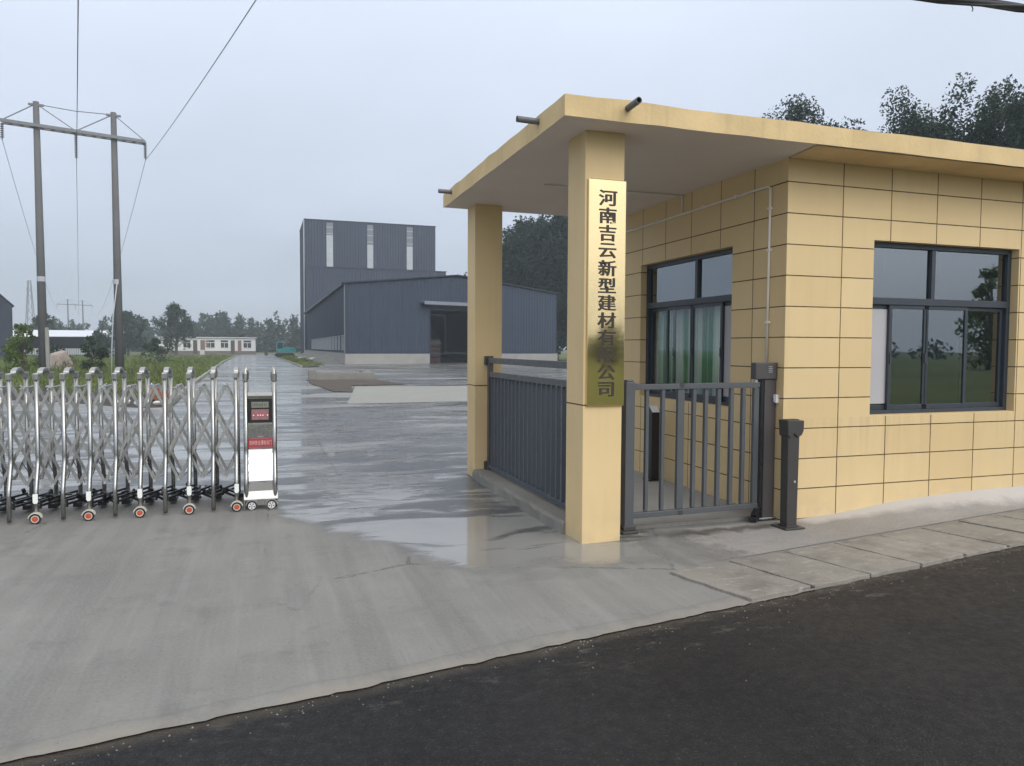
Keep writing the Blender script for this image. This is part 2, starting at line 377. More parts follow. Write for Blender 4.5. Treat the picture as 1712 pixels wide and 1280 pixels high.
    film = t.math('MULTIPLY', film, wet)
    damp = t.mix(t.mr(n2, 0.3, 0.7), (0.055, 0.057, 0.060), (0.105, 0.105, 0.106))
    pale = t.mix(t.mr(n1, 0.3, 0.7), (0.225, 0.220, 0.208), (0.285, 0.28, 0.262))
    wetc = t.mix(film, damp, pale)
    drysh = t.mr(t.noise(t.scl(p, 0.10, 0.3, 1), 1.0, 4, 0.6), 0.5, 0.62, 0, 0.85)
    drysh = t.math('MULTIPLY', drysh, t.mr(y, 16, 22))
    mid = t.math('MULTIPLY', t.mr(t.noise(t.rot(p, R(12), 0.35, 0.8, 1), 1.0, 5, 0.65), 0.50, 0.64, 0, 0.7), t.math('MULTIPLY', t.mr(y, 8.5, 11), t.mr(y, 18, 23, 1, 0)))
    drysh = t.math('MAXIMUM', drysh, mid)
    col = t.mix(wet, dry, t.mix(drysh, wetc, t.mix(t.mr(n2, 0.35, 0.7), (0.20, 0.20, 0.19), (0.28, 0.278, 0.262))))
    rough = t.mix(wet, (0.75, 0.75, 0.75), t.mix(film, (0.36, 0.36, 0.36), (0.07, 0.07, 0.07)))
    rough = t.math('MAXIMUM', t.sep(rough)[0], t.math('MULTIPLY', drysh, 0.6))
    # saw cut joints
    def joint(v, sp, off, w):
        f = t.math('FRACT', t.math('DIVIDE', t.math('SUBTRACT', v, off), sp))
        d = t.math('MULTIPLY', t.math('MINIMUM', f, t.math('SUBTRACT', 1.0, f)), sp)
        return t.mr(d, w * 0.5, w, 1, 0)
    jy = joint(t.math('ADD', y, t.math('MULTIPLY', t.noise(p, 0.7, 2), 0.05)), 5.2, 1.4 + 10.4, 0.035)
    jx = joint(t.math('ADD', x, t.math('MULTIPLY', t.noise(p, 0.7, 2), 0.05)), 4.5, 0.95, 0.02)
    j = t.math('MULTIPLY', t.math('MAXIMUM', jy, jx), t.mr(y, 9.5, 10.5, 0, 0.55))
    col = t.mix(j, col, (0.08, 0.08, 0.08))
    hgt = t.math('ADD', t.math('MULTIPLY', n2, 0.6), t.math('MULTIPLY', n3, 0.6))
    hgt = t.math('ADD', hgt, t.math('MULTIPLY', st, 0.8))
    hgt = t.math('MULTIPLY', hgt, t.math('SUBTRACT', 1.0, t.math('MULTIPLY', film, 0.93)))
    t.bsdf(col, rough, 0, t.bump(hgt, 0.35, 0.008), t.math('ADD', 0.3, t.math('MULTIPLY', wet, 0.3)))
    return t.m
M['yard'] = yard_mat()

def asphalt_mat():
    t = NT('dark_asphalt'); p = t.pos(); x, y, z = t.sep(p)
    a = t.vor(p, 95); b = t.noise(p, 1.1, 5, 0.6); c = t.noise(p, 16, 5, 0.7); f = t.noise(p, 130, 2)
    col = t.mix(t.mr(b, 0.3, 0.7), (0.011, 0.011, 0.0125), (0.022, 0.0215, 0.0225))
    wn_ = t.n('TexVoronoi'); t.put(wn_.inputs['Vector'], p); wn_.inputs['Scale'].default_value = 95
    rnd = t.sep(wn_.outputs['Color'])[0]
    chips = t.math('MULTIPLY', t.mr(rnd, 0.80, 0.98), t.mr(a, 0.25, 0.45, 1, 0))
    col = t.mix(t.math('MULTIPLY', chips, 0.5), col, (0.14, 0.13, 0.12))
    col = t.mix(t.mr(c, 0.45, 0.75, 0, 0.5), col, (0.008, 0.008, 0.009))
    s = t.math('ADD', t.math('MULTIPLY', t.math('SUBTRACT', x, P0.x), RN.x), t.math('MULTIPLY', t.math('SUBTRACT', y, P0.y), RN.y))
    # brown mud washed onto the edge near the slabs, and scraps of cement
    mud = t.math('MULTIPLY', t.mr(s, -1.1, -0.02, 0, 1), t.mr(x, 1.2, 3.2))
    mud = t.math('MULTIPLY', mud, t.mr(t.noise(t.rot(p, -TH, 1, 3, 1), 2.2, 6, 0.75), 0.30, 0.75))
    col = t.mix(t.math('MULTIPLY', mud, 0.55), col, (0.065, 0.048, 0.033))
    scr = t.math('MULTIPLY', t.mr(s, -0.50, -0.03, 0, 1), t.mr(t.noise(t.rot(p, -TH, 2.2, 6, 1), 2.0, 6, 0.7), 0.58, 0.64))
    scr = t.math('MULTIPLY', scr, t.mr(x, -0.5, 2.2, 0.25, 1))
    col = t.mix(t.math('MULTIPLY', scr, 0.6), col, (0.20, 0.18, 0.15))
    dust = t.math('MULTIPLY', t.mr(t.math('ADD', s, t.math('MULTIPLY', t.math('SUBTRACT', t.noise(p, 7, 5, 0.7), 0.5), 0.16)), -0.10, 0.0), 0.6)
    col = t.mix(dust, col, (0.10, 0.085, 0.065))
    sp = t.n('TexVoronoi'); t.put(sp.inputs['Vector'], p); sp.inputs['Scale'].default_value = 210
    col = t.mix(t.math('MULTIPLY', t.mr(t.sep(sp.outputs['Color'])[1], 0.6, 1.0), 0.22), col, (0.075, 0.073, 0.07))
    h = t.math('ADD', t.math('MULTIPLY', a, -0.8), t.math('MULTIPLY', c, 0.6))
    t.bsdf(col, t.mr(c, 0.3, 0.7, 0.5, 0.78), 0, t.bump(h, 0.9, 0.007), 0.19); return t.m
M['asphalt'] = asphalt_mat()

def field_mat():
    t = NT('rough_field_ground'); p = t.pos()
    a = t.noise(p, 0.10, 5, 0.6); b = t.noise(p, 0.6, 5, 0.65); c = t.noise(p, 6, 4, 0.7)
    col = t.mix(t.mr(a, 0.35, 0.65), (0.075, 0.115, 0.040), (0.145, 0.165, 0.060))
    col = t.mix(t.mr(b, 0.48, 0.7, 0, 0.6), col, (0.075, 0.105, 0.035))
    col = t.mix(t.mr(c, 0.4, 0.75, 0, 0.4), col, (0.13, 0.115, 0.065))
    t.bsdf(col, 0.95, 0, t.bump(c, 0.8, 0.05), 0.1); return t.m
M['field'] = field_mat()
def apron_mat():
    t = NT('trowelled_apron_cement'); p = t.pos(); x, y, z = t.sep(p)
    a = t.noise(p, 0.9, 5, 0.6); b = t.noise(t.scl(p, 1, 3.0, 1), 3, 5, 0.65); c = t.noise(p, 50, 3)
    col = t.mix(t.mr(a, 0.3, 0.7), (0.215, 0.203, 0.19), (0.30, 0.285, 0.268))
    col = t.mix(t.mr(b, 0.48, 0.72, 0, 0.5), col, (0.19, 0.18, 0.165))
    col = t.mix(t.mr(c, 0.3, 0.7, 0, 0.3), col, (0.45, 0.44, 0.42))
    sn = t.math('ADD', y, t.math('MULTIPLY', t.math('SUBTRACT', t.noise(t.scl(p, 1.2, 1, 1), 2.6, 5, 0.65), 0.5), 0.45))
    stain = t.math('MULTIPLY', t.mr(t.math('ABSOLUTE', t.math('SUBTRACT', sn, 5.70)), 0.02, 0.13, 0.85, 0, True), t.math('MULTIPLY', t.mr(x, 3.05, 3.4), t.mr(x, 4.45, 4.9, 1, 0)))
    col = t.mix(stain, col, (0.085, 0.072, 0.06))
    spl = t.mr(t.math('ADD', y, t.math('MULTIPLY', t.math('SUBTRACT', t.noise(p, 4, 5, 0.7), 0.5), 0.28)), 5.62, 5.74)
    spl = t.math('MULTIPLY', spl, t.mr(x, 4.75, 4.95))
    col = t.mix(t.math('MULTIPLY', spl, 0.8), col, (0.52, 0.49, 0.46))
    k = t.bsdf(col, 0.75, 0, t.bump(t.math('ADD', b, c), 0.3, 0.008), 0.25)
    tr = t.n('BsdfTransparent'); m = t.n('MixShader')
    t.put(m.inputs[0], t.mr(t.math('ADD', x, t.math('MULTIPLY', t.math('SUBTRACT', t.noise(p, 2.5, 5, 0.7), 0.5), 1.6)), 3.15, 3.75))
    t.t.links.new(tr.outputs[0], m.inputs[1]); t.t.links.new(k.outputs[0], m.inputs[2]); t.t.links.new(m.outputs[0], t.out.inputs[0]); return t.m
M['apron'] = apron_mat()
def leaf(name, c1, c2, rough=0.55):
    t = NT(name); g = t.n('NewGeometry')
    col = t.mix(g.outputs['Random Per Island'], c1, c2)
    big = t.noise(t.obj(), 0.5, 3)
    col = t.mix(t.mr(big, 0.35, 0.65, 0, 0.5), col, tuple(0.6 * (a + b) for a, b in zip(c1, c2)))
    k = t.bsdf(col, rough, 0, None, 0.25)
    d = t.n('BsdfTranslucent'); t.put(d.inputs[0], col)
    m = t.n('MixShader'); m.inputs[0].default_value = 0.25
    t.t.links.new(k.outputs[0], m.inputs[1]); t.t.links.new(d.outputs[0], m.inputs[2]); t.t.links.new(m.outputs[0], t.out.inputs[0])
    return t.m
M['leaf_poplar'] = leaf('poplar_leaves', (0.012, 0.030, 0.018), (0.030, 0.058, 0.032))
M['leaf_far'] = leaf('dark_tree_leaves', (0.018, 0.040, 0.020), (0.042, 0.075, 0.034))
M['leaf_bush'] = leaf('bush_leaves', (0.075, 0.125, 0.030), (0.16, 0.21, 0.06))
M['grass'] = leaf('grass_blades', (0.090, 0.145, 0.038), (0.20, 0.225, 0.075), 0.7)
M['dry_grass'] = leaf('dry_weed_stems', (0.08, 0.095, 0.04), (0.15, 0.155, 0.07), 0.8)
M['bark'] = concrete('tree_bark', (0.11, 0.10, 0.085), 0.6, 1.0)

# ------------------------------------------------------------------ mesh builder
class MB:
    def __init__(s): s.v, s.f, s.mi = [], [], []
    def add(s, vs, fs, mi=0):
        k = len(s.v); s.v += [tuple(a) for a in vs]; s.f += [tuple(i + k for i in f) for f in fs]; s.mi += [mi] * len(fs); return s
    def box(s, a, b, mi=0):
        x0, x1 = sorted((a[0], b[0])); y0, y1 = sorted((a[1], b[1])); z0, z1 = sorted((a[2], b[2]))
        v = [(x0, y0, z0), (x1, y0, z0), (x1, y1, z0), (x0, y1, z0), (x0, y0, z1), (x1, y0, z1), (x1, y1, z1), (x0, y1, z1)]
        return s.add(v, [(0, 3, 2, 1), (4, 5, 6, 7), (0, 1, 5, 4), (1, 2, 6, 5), (2, 3, 7, 6), (3, 0, 4, 7)], mi)
    def bar(s, p, q, w, h, mi=0, upv=(0, 0, 1)):
        p, q = Vector(p), Vector(q); d = (q - p).normalized(); u = Vector(upv)
        if abs(d.dot(u)) > 0.98: u = Vector((0, 1, 0))
        a = d.cross(u).normalized() * w / 2; b = a.cross(d).normalized() * h / 2
        v = [p - a - b, p + a - b, p + a + b, p - a + b, q - a - b, q + a - b, q + a + b, q - a + b]
        return s.add(v, [(0, 3, 2, 1), (4, 5, 6, 7), (0, 1, 5, 4), (1, 2, 6, 5), (2, 3, 7, 6), (3, 0, 4, 7)], mi)
    def tube(s, pts, rad, n=10, mi=0, cap=True):
        pts = [Vector(p) for p in pts]; rad = rad if isinstance(rad, (list, tuple)) else [rad] * len(pts)
        vs, fs = [], []
        prev = None
        for i, p in enumerate(pts):
            d = (pts[min(i + 1, len(pts) - 1)] - pts[max(i - 1, 0)]).normalized()
            if prev is None:
                u = Vector((0, 0, 1)) if abs(d.z) < 0.9 else Vector((1, 0, 0))
                a = d.cross(u).normalized()
            else:
                a = (prev - d * prev.dot(d)).normalized()
            prev = a; b = d.cross(a)
            for k in range(n):
                t = 2 * math.pi * k / n
                vs.append(p + (a * math.cos(t) + b * math.sin(t)) * rad[i])
        for i in range(len(pts) - 1):
            for k in range(n):
                fs.append((i * n + k, i * n + (k + 1) % n, (i + 1) * n + (k + 1) % n, (i + 1) * n + k))
        if cap:
            fs.append(tuple(range(n))[::-1]); fs.append(tuple((len(pts) - 1) * n + k for k in range(n)))
        return s.add(vs, fs, mi)
    def prism(s, poly, axis, a, b, mi=0):
        # poly: 2D points; axis 'x','y','z' = extrusion axis from a to b
        def P(u, w, t): return {'x': (t, u, w), 'y': (u, t, w), 'z': (u, w, t)}[axis]
        n = len(poly)
        v = [P(u, w, a) for u, w in poly] + [P(u, w, b) for u, w in poly]
        f = [tuple(range(n))[::-1], tuple(range(n, 2 * n))] + [(i, (i + 1) % n, n + (i + 1) % n, n + i) for i in range(n)]
        return s.add(v, f, mi)
    def disc(s, c, r0, r1, w, n=24, mi=0, axis='y'):
        # a wheel-like ring solid around an axis: outer r1, inner r0 (0 = solid)
        poly = [(r0, -w / 2), (r1, -w / 2), (r1, w / 2), (r0, w / 2)]
        vs, fs = [], []
        for k in range(n):
            t = 2 * math.pi * k / n
            for r, h in poly:
                u, q = r * math.cos(t), r * math.sin(t)
                vs.append({'y': (c[0] + u, c[1] + h, c[2] + q), 'x': (c[0] + h, c[1] + u, c[2] + q), 'z': (c[0] + u, c[1] + q, c[2] + h)}[axis])
        for k in range(n):
            for j in range(4):
                fs.append((k * 4 + j, k * 4 + (j + 1) % 4, ((k + 1) % n) * 4 + (j + 1) % 4, ((k + 1) % n) * 4 + j))
        return s.add(vs, fs, mi)
    def mesh(s, name, mats, off=(0, 0, 0), smooth=False):
        me = bpy.data.meshes.new(name)
        me.from_pydata([(a - off[0], b - off[1], c - off[2]) for a, b, c in s.v], [], s.f)
        for m in (mats if isinstance(mats, (list, tuple)) else [mats]): me.materials.append(M[m] if isinstance(m, str) else m)
        me.polygons.foreach_set('material_index', s.mi)
        bm = bmesh.new(); bm.from_mesh(me); bmesh.ops.recalc_face_normals(bm, faces=bm.faces); bm.to_mesh(me); bm.free()
        if smooth: me.polygons.foreach_set('use_smooth', [True] * len(me.polygons))
        return me
    def build(s, name, mats, parent=None, bevel=0.0, smooth=False):
        off = parent.matrix_world.translation if parent is not None else (0, 0, 0)
        if parent is not None: off = root_loc(parent)
        o = bpy.data.objects.new(name, s.mesh(name, mats, off, smooth)); C.objects.link(o)
        if parent is not None: o.parent = parent
        if bevel:
            b = o.modifiers.new('bevel', 'BEVEL'); b.width = bevel; b.segments = 2; b.limit_method = 'ANGLE'
        return o
def root_loc(o):
    v = Vector((0, 0, 0))
    while o is not None: v += o.location; o = o.parent
    return v
def tag(o, label, cat, group=None, kind=None):
    o['label'] = label; o['category'] = cat
    if group: o['group'] = group
    if kind: o['kind'] = kind
    return o
def thing(name, loc, label, cat, group=None):
    o = bpy.data.objects.new(name, None); o.empty_display_size = 0.2; C.objects.link(o); o.location = loc
    return tag(o, label, cat, group)
def struct(o): o['kind'] = 'structure'; return o
def copy_tree(o, parent=None):
    c = o.copy(); C.objects.link(c)
    if parent is not None: c.parent = parent
    for ch in list(o.children): copy_tree(ch, c)
    return c
def sheet(name, pts, mat, z=None):
    v = [(p[0], p[1], (p[2] if len(p) > 2 else 0) if z is None else z) for p in pts]
    bm = bmesh.new(); vs = [bm.verts.new(q) for q in v]; f = bm.faces.new(vs); bm.normal_update()
    if f.normal.z < 0: f.normal_flip()
    bmesh.ops.triangulate(bm, faces=[f])
    me = bpy.data.meshes.new(name); bm.to_mesh(me); bm.free(); me.materials.append(M[mat])
    o = bpy.data.objects.new(name, me); C.objects.link(o); return o

# ------------------------------------------------------------------ ground, yard, road
rng = random.Random(7)
struct(sheet('ground', [(-560, -560), (560, -560), (560, 560), (-560, 560)], 'field', -0.07))
edge = []
s = -60.0
while s < 40:
    near = abs(s) < 6
    edge.append(road(s, rng.gauss(0, 0.006) + 0.006 * math.sin(s * 2.3) if near else 0))
    s += rng.uniform(0.03, 0.09) if near else 3
yard_pts = [(p[0], p[1]) for p in edge]
yard_pts += [(60, edge[-1][1]), (60, 88), (34, 88), (9, 168), (4, 185), (-4.3, 185), (-4.15, 181), (-3.7, 84), (-2.75, 36), (-2.3, 22.0), (-2.98, 21.77), (-3.65, 22.36), (-5.6, 24.7), (-7.5, 26.2), (-20, 29), (-60, 33)]
struct(sheet('yard', yard_pts, 'yard', 0.0))
struct(sheet('road', [road(-150, 0.25)[:2], road(150, 0.25)[:2], road(150, -6.4)[:2], road(-150, -6.4)[:2]], 'asphalt', -0.010))
mk = MB(); mk.add([road(-60, -2.02, -0.006), road(60, -2.02, -0.006), road(60, -2.16, -0.006), road(-60, -2.16, -0.006)], [(0, 1, 2, 3)])
struct(mk.build('road_marking', 'marking'))
struct(sheet('road_shoulder', [road(-150, -6.4)[:2], road(150, -6.4)[:2], road(150, -7.6)[:2], road(-150, -7.6)[:2]], 'pale_slab', -0.03))

# apron rising along the front wall
ap = MB(); xs = [2.9, 3.4, 4.0, 4.5, 4.72, 4.95, 5.3, 5.7, 6.1, 6.6, 7.2, 7.9, 8.6, 9.6, 10.6, 12.0]
zs = [0.004, 0.004, 0.005, 0.006, 0.008, 0.015, 0.036, 0.075, 0.127, 0.155, 0.185, 0.21, 0.22, 0.23, 0.235, 0.24]
NJ = 10; av = []; rg = random.Random(3)
for xx, zt in zip(xs, zs):
    ys = 4.80 + (xx - 2.9) * math.tan(TH)
    ye = 5.86
    if ys > ye - 0.03: ys = ye - 0.03
    for j in range(NJ + 1):
        q = j / NJ; k = q ** 1.6
        av.append((xx, ys + (ye - ys) * q, 0.004 + (zt - 0.004) * k + (rg.uniform(-0.004, 0.004) if 0 < j < NJ and xx > 4.6 else 0)))
af = [(i * (NJ + 1) + j, (i + 1) * (NJ + 1) + j, (i + 1) * (NJ + 1) + j + 1, i * (NJ + 1) + j + 1) for i in range(len(xs) - 1) for j in range(NJ)]
ap.add(av, af)
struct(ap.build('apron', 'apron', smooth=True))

# cover slabs beside the road: each one lies loose on its own
dirt = MB(); dirt.add([road(1.775, 0.02, 0.0075), road(11, 0.02, 0.0075), road(11, 0.745, 0.0075), road(1.70, 0.745, 0.0075)], [(0, 1, 2, 3)])
struct(dirt.build('joint_dirt', 'soil_wet'))
ordn = ['first grey concrete cover slab, at the end beside the yard', 'second weathered cover slab along the road from the yard', 'third stained cover slab in the row beside the road',
        'fourth cover slab in the row, in front of the wall corner', 'fifth cover slab in the row, in front of the front window', 'sixth cover slab in the row towards the right',
        'seventh cover slab in the row towards the right', 'eighth cover slab near the right edge of the photo', 'ninth cover slab at the right edge of the photo']
sl = 1.745
for i in range(9):
    w = [0.60, 0.60, 0.575, 0.58, 0.60, 0.58, 0.59, 0.60, 0.60][i]; g_ = 0.016; r_ = random.Random(40 + i)
    sk = -0.08
    c = [road(sl + g_ , 0.012 + r_.uniform(-.012, .012)), road(sl + w - g_, 0.012 + r_.uniform(-.012, .012)), road(sl + w - g_ + sk, 0.735 + r_.uniform(-.01, .01)), road(sl + g_ + sk, 0.735 + r_.uniform(-.01, .01))]
    m = MB(); n = 9; vs = []
    tl = [r_.uniform(0.010, 0.026) for _ in range(4)]
    def jit(a, b):
        return [(a[0] + (b[0] - a[0]) * k / n + (r_.uniform(-.006, .006) if k else 0), a[1] + (b[1] - a[1]) * k / n + (r_.uniform(-.006, .006) if k else 0)) for k in range(n)]
    loop = jit(c[0], c[1]) + jit(c[1], c[2]) + jit(c[2], c[3]) + jit(c[3], c[0])
    N = len(loop)
    zt = [0.012 + tl[int(k / n)] * 0.5 for k in range(N)]
    m.add([(a, b, zt[k]) for k, (a, b) in enumerate(loop)] + [(a, b, -0.06) for a, b in loop], [tuple(range(N))] + [(k, (k + 1) % N, N + (k + 1) % N, N + k) for k in range(N)])
    o = m.build('cover_slab', 'slab', bevel=0.004)
    tag(o, ordn[i], 'paving slab', 'concrete cover slabs beside the road')
    sl += w

# loose grit swept to the edge of the asphalt
gv = MB(); r_ = random.Random(91)
for k in range(420):
    q = r_.random(); s_ = r_.uniform(-3.5, 7.5)
    t_ = -abs(r_.gauss(0, 0.09)) - 0.004 if q < 0.8 else r_.uniform(-0.9, 0.35)
    if t_ > 0 and s_ > 1.6: t_ = -0.05
    z_ = -0.010 if t_ < 0 else 0.0
    p_ = road(s_, t_); e_ = r_.uniform(0.0025, 0.0075); a = r_.uniform(0, 6.28)
    v = [(p_[0] + e_ * r_.uniform(.6, 1.3) * math.cos(a + h), p_[1] + e_ * r_.uniform(.6, 1.3) * math.sin(a + h), z_ - 0.001) for h in (0, 1.6, 3.1, 4.7)] + [(p_[0] + r_.uniform(-.3, .3) * e_, p_[1] + r_.uniform(-.3, .3) * e_, z_ + e_ * r_.uniform(.6, 1.1))]
    gv.add(v, [(0, 1, 4), (1, 2, 4), (2, 3, 4), (3, 0, 4)])
o = gv.build('gravel', 'kerb'); tag(o, 'loose grit lying along the edge of the asphalt', 'gravel', None, 'stuff')
# ------------------------------------------------------------------ guardhouse
XW, YW = 4.692, 5.83
XE, YB = 11.6, 9.40
ZS = 3.455
gh = thing('guardhouse', (XW, YW, 0), 'sand yellow tiled guardhouse with flat roof reaching out over the gateway', 'gatehouse')
w = MB()
FX0, FX1, FZ0, FZ1 = 5.728, 7.69, 0.985, 2.728         # front window opening
SY0, SY1, SZ0, SZ1 = 6.68, 8.66, 1.022, 2.728          # side window opening
TW = 0.20
# front wall round its opening
w.box((XW, YW, -0.05), (FX0, YW + TW, ZS)); w.box((FX1, YW, -0.05), (XE, YW + TW, ZS))
w.box((FX0, YW, -0.05), (FX1, YW + TW, FZ0)); w.box((FX0, YW, FZ1), (FX1, YW + TW, ZS))
# side wall
w.box((XW, YW + TW, -0.05), (XW + TW, SY0, ZS)); w.box((XW, SY1, -0.05), (XW + TW, YB, ZS))
w.box((XW, SY0, -0.05), (XW + TW, SY1, SZ0)); w.box((XW, SY0, SZ1), (XW + TW, SY1, ZS))
w.box((XW + TW, YB - TW, -0.05), (XE, YB, ZS)); w.box((XE - TW, YW + TW, -0.05), (XE, YB - TW, ZS))
bmm = w
bmm.build('wall', 'tiles', gh)
inn = MB()
inn.box((XW + TW, YW + TW, 0.05), (XE - TW, YB - TW, 0.08)); inn.box((XW + TW, YB - TW - 0.02, 0.08), (XE - TW, YB - TW - 0.004, ZS))
inn.box((9.2, YW + TW + 0.01, 0.08), (9.25, YB - TW - 0.03, ZS))
inn.build('inner_room', 'interior', gh)
# roof slab with rough hand-cut edge
rf = MB()
RX0, RX1, RY0, RY1 = 2.235, 12.2, 5.373, 9.405
rg = random.Random(11)
def rim(z, amp):
    pts = []
    def seg(a, b, n):
        for k in range(n):
            q = k / n; pts.append((a[0] + (b[0] - a[0]) * q + (rg.uniform(-amp, amp) if k else 0), a[1] + (b[1] - a[1]) * q + (rg.uniform(-amp, amp) if k else 0), z + rg.uniform(-amp, amp)))
    seg((RX0, RY0), (RX1, RY0), 36); seg((RX1, RY0), (RX1, RY1), 8); seg((RX1, RY1), (RX0, RY1), 20); seg((RX0, RY1), (RX0, RY0), 18)
    return pts
lo, hi = rim(ZS - 0.012, 0.004), rim(ZS + 0.155, 0.007)
N = len(lo)
rf.add(lo + hi, [(k, (k + 1) % N, N + (k + 1) % N, N + k) for k in range(N)], 0)
inset = [(RX0 + 0.06, RY0 + 0.06), (RX1 - 0.06, RY0 + 0.06), (RX1 - 0.06, RY1 - 0.06), (RX0 + 0.06, RY1 - 0.06)]
rf.add(hi, [tuple(range(N))], 1)
rf.add(lo, [tuple(range(N))[::-1]], 2)
rf.build('roof_slab', ['fascia', 'roof_cement', 'soffit'], gh)
band = MB()   # painted strip of the overhang over the front wall
band.add([(XW - 0.06, RY0 + 0.02, ZS - 0.0185), (RX1 - 0.05, RY0 + 0.02, ZS - 0.0185), (RX1 - 0.05, YW - 0.002, ZS - 0.0185), (XW + 0.0, YW - 0.002, ZS - 0.0185)], [(0, 3, 2, 1)])
band.build('eaves_band', 'fascia', gh)
for (ya, yb2) in ((5.67, 6.03), (9.0, 9.35)):
    c = MB(); c.box((2.545, ya, -0.05), (2.905, yb2, ZS - 0.01)); c.build('column', 'paint', gh, bevel=0.006)
for a, b in (((2.775, 5.45, 3.548), (2.77, 5.18, 3.556)), ((2.30, 5.955, 3.556), (2.045, 5.955, 3.562)), ((2.30, 8.965, 3.556), (2.075, 8.975, 3.562))):
    c = MB(); c.tube([a, b], 0.026, 14, 0, False); c.tube([b, a], 0.021, 14, 0, False)
    ee = Vector(b); dd = (Vector(b) - Vector(a)).normalized()
    ang = 'y' if abs(dd.y) > 0.5 else 'x'
    c.disc(ee, 0.021, 0.026, 0.001, 14, 0, ang)
    c.build('drain_spout', 'pipe_grey', gh, smooth=False)

def window(parent, horiz, a0, a1, z0, z1, plane, tr, uprights, lower, low_glass):
    """a = along-wall coordinate; plane = depth of the outer face of the frame; sign of depth inward is +"""
    def B(m, p0, p1, d0, d1, q0, q1, mi=0):
        if horiz: m.box((p0, plane + d0, q0), (p1, plane + d1, q1), mi)
        else: m.box((plane + d0, p0, q0), (plane + d1, p1, q1), mi)
    f = MB(); fwid = 0.05
    B(f, a0, a0 + fwid, 0, 0.07, z0, z1); B(f, a1 - fwid, a1, 0, 0.07, z0, z1)
    B(f, a0 + fwid, a1 - fwid, 0, 0.07, z0, z0 + 0.05); B(f, a0 + fwid, a1 - fwid, 0, 0.07, z1 - 0.05, z1)
    B(f, a0 + fwid, a1 - fwid, -0.004, 0.072, tr - 0.035, tr + 0.035)
    for u in uprights: B(f, u - 0.025, u + 0.025, 0.002, 0.068, tr + 0.035, z1 - 0.05)
    wf = f.build('window', 'win_frame', parent, bevel=0.003)
    s_ = MB()
    for (p0, p1, dep) in lower:
        ww = 0.038
        B(s_, p0, p0 + ww, dep, dep + 0.028, z0 + 0.052, tr - 0.037); B(s_, p1 - ww, p1, dep, dep + 0.028, z0 + 0.052, tr - 0.037)
        B(s_, p0 + ww, p1 - ww, dep, dep + 0.028, z0 + 0.052, z0 + 0.10); B(s_, p0 + ww, p1 - ww, dep, dep + 0.028, tr - 0.075, tr - 0.037)
    s_.build('sash', 'win_frame', wf, bevel=0.002)
    g = MB()
    B(g, a0 + fwid, a1 - fwid, 0.034, 0.036, tr + 0.036, z1 - 0.051)
    g.build('pane', 'glass', wf)
    for (p0, p1, dep) in lower:
        g = MB(); B(g, p0 + 0.03, p1 - 0.03, dep + 0.012, dep + 0.015, z0 + 0.09, tr - 0.07); g.build('pane', low_glass, wf)
    for (p0, p1, dep) in lower[1:]:
        h = MB(); B(h, p0 + 0.010, p0 + 0.028, dep - 0.012, dep + 0.002, (z0 + tr) / 2 - 0.05, (z0 + tr) / 2 + 0.05)
        h.build('latch', 'iron_dark', wf)
    return wf
# front window: frame set back in the reveal
wf = window(gh, True, FX0, FX1, FZ0, FZ1, YW + 0.085, 2.14, [6.60], [(5.78, 6.12, 0.040), (6.04, 6.56, 0.008), (6.50, 7.10, 0.008), (7.05, 7.64, 0.040)], 'glass')
f = MB(); f.box((5.818, YW + 0.126, 1.10), (6.045, YW + 0.131, 2.06)); f.build('insect_screen', 'film', wf)
ws = window(gh, False, SY0, SY1, SZ0, SZ1, XW + 0.085, 2.20, [7.50], [(6.73, 7.04, 0.040), (6.98, 7.62, 0.008), (7.56, 8.16, 0.008), (8.02, 8.61, 0.040)], 'glass_clear')
f = MB(); f.box((XW + 0.126, 6.77, 1.13), (XW + 0.131, 6.98, 2.12)); f.build('insect_screen', 'film', ws)
# reveals painted like the wall: sloped outer sills
sl_ = MB(); sl2 = MB(); sl_.box((FX0 + 0.002, YW + 0.004, FZ0 - 0.001), (FX1 - 0.002, YW + 0.083, FZ0 + 0.012)); sl2.box((XW + 0.004, SY0 + 0.002, SZ0 - 0.001), (XW + 0.083, SY1 - 0.002, SZ0 + 0.012))
sl_.build('window_sill', 'paint', gh); sl2.build('window_sill', 'paint', gh)
# striped curtain behind the side window
t = NT('striped_curtain_cloth'); p = t.pos(); yy = t.sep(p)[1]
fr = t.noise(t.scl(p, 0.01, 1, 0.02), 9, 2, 0.5)
t.bsdf(t.mix(t.mr(fr, 0.42, 0.58), (0.80, 0.86, 0.82), (0.08, 0.24, 0.13)), 0.9)
M['curtain'] = t.m
cu = MB(); pts = []
for k in range(81):
    q = k / 80; pts.append((XW + 0.225 + 0.02 * math.sin(k * 1.15), 7.0 + q * 1.62))
vs = [(a, b, 1.0) for a, b in pts] + [(a, b, 2.17) for a, b in pts]
cu.add(vs, [(k, k + 1, 82 + k, 81 + k) for k in range(80)])
o = cu.build('curtain', 'curtain', smooth=True); tag(o, 'striped green and grey curtain hanging behind the side window', 'curtain')
sol = o.modifiers.new('thickness', 'SOLIDIFY'); sol.thickness = 0.003

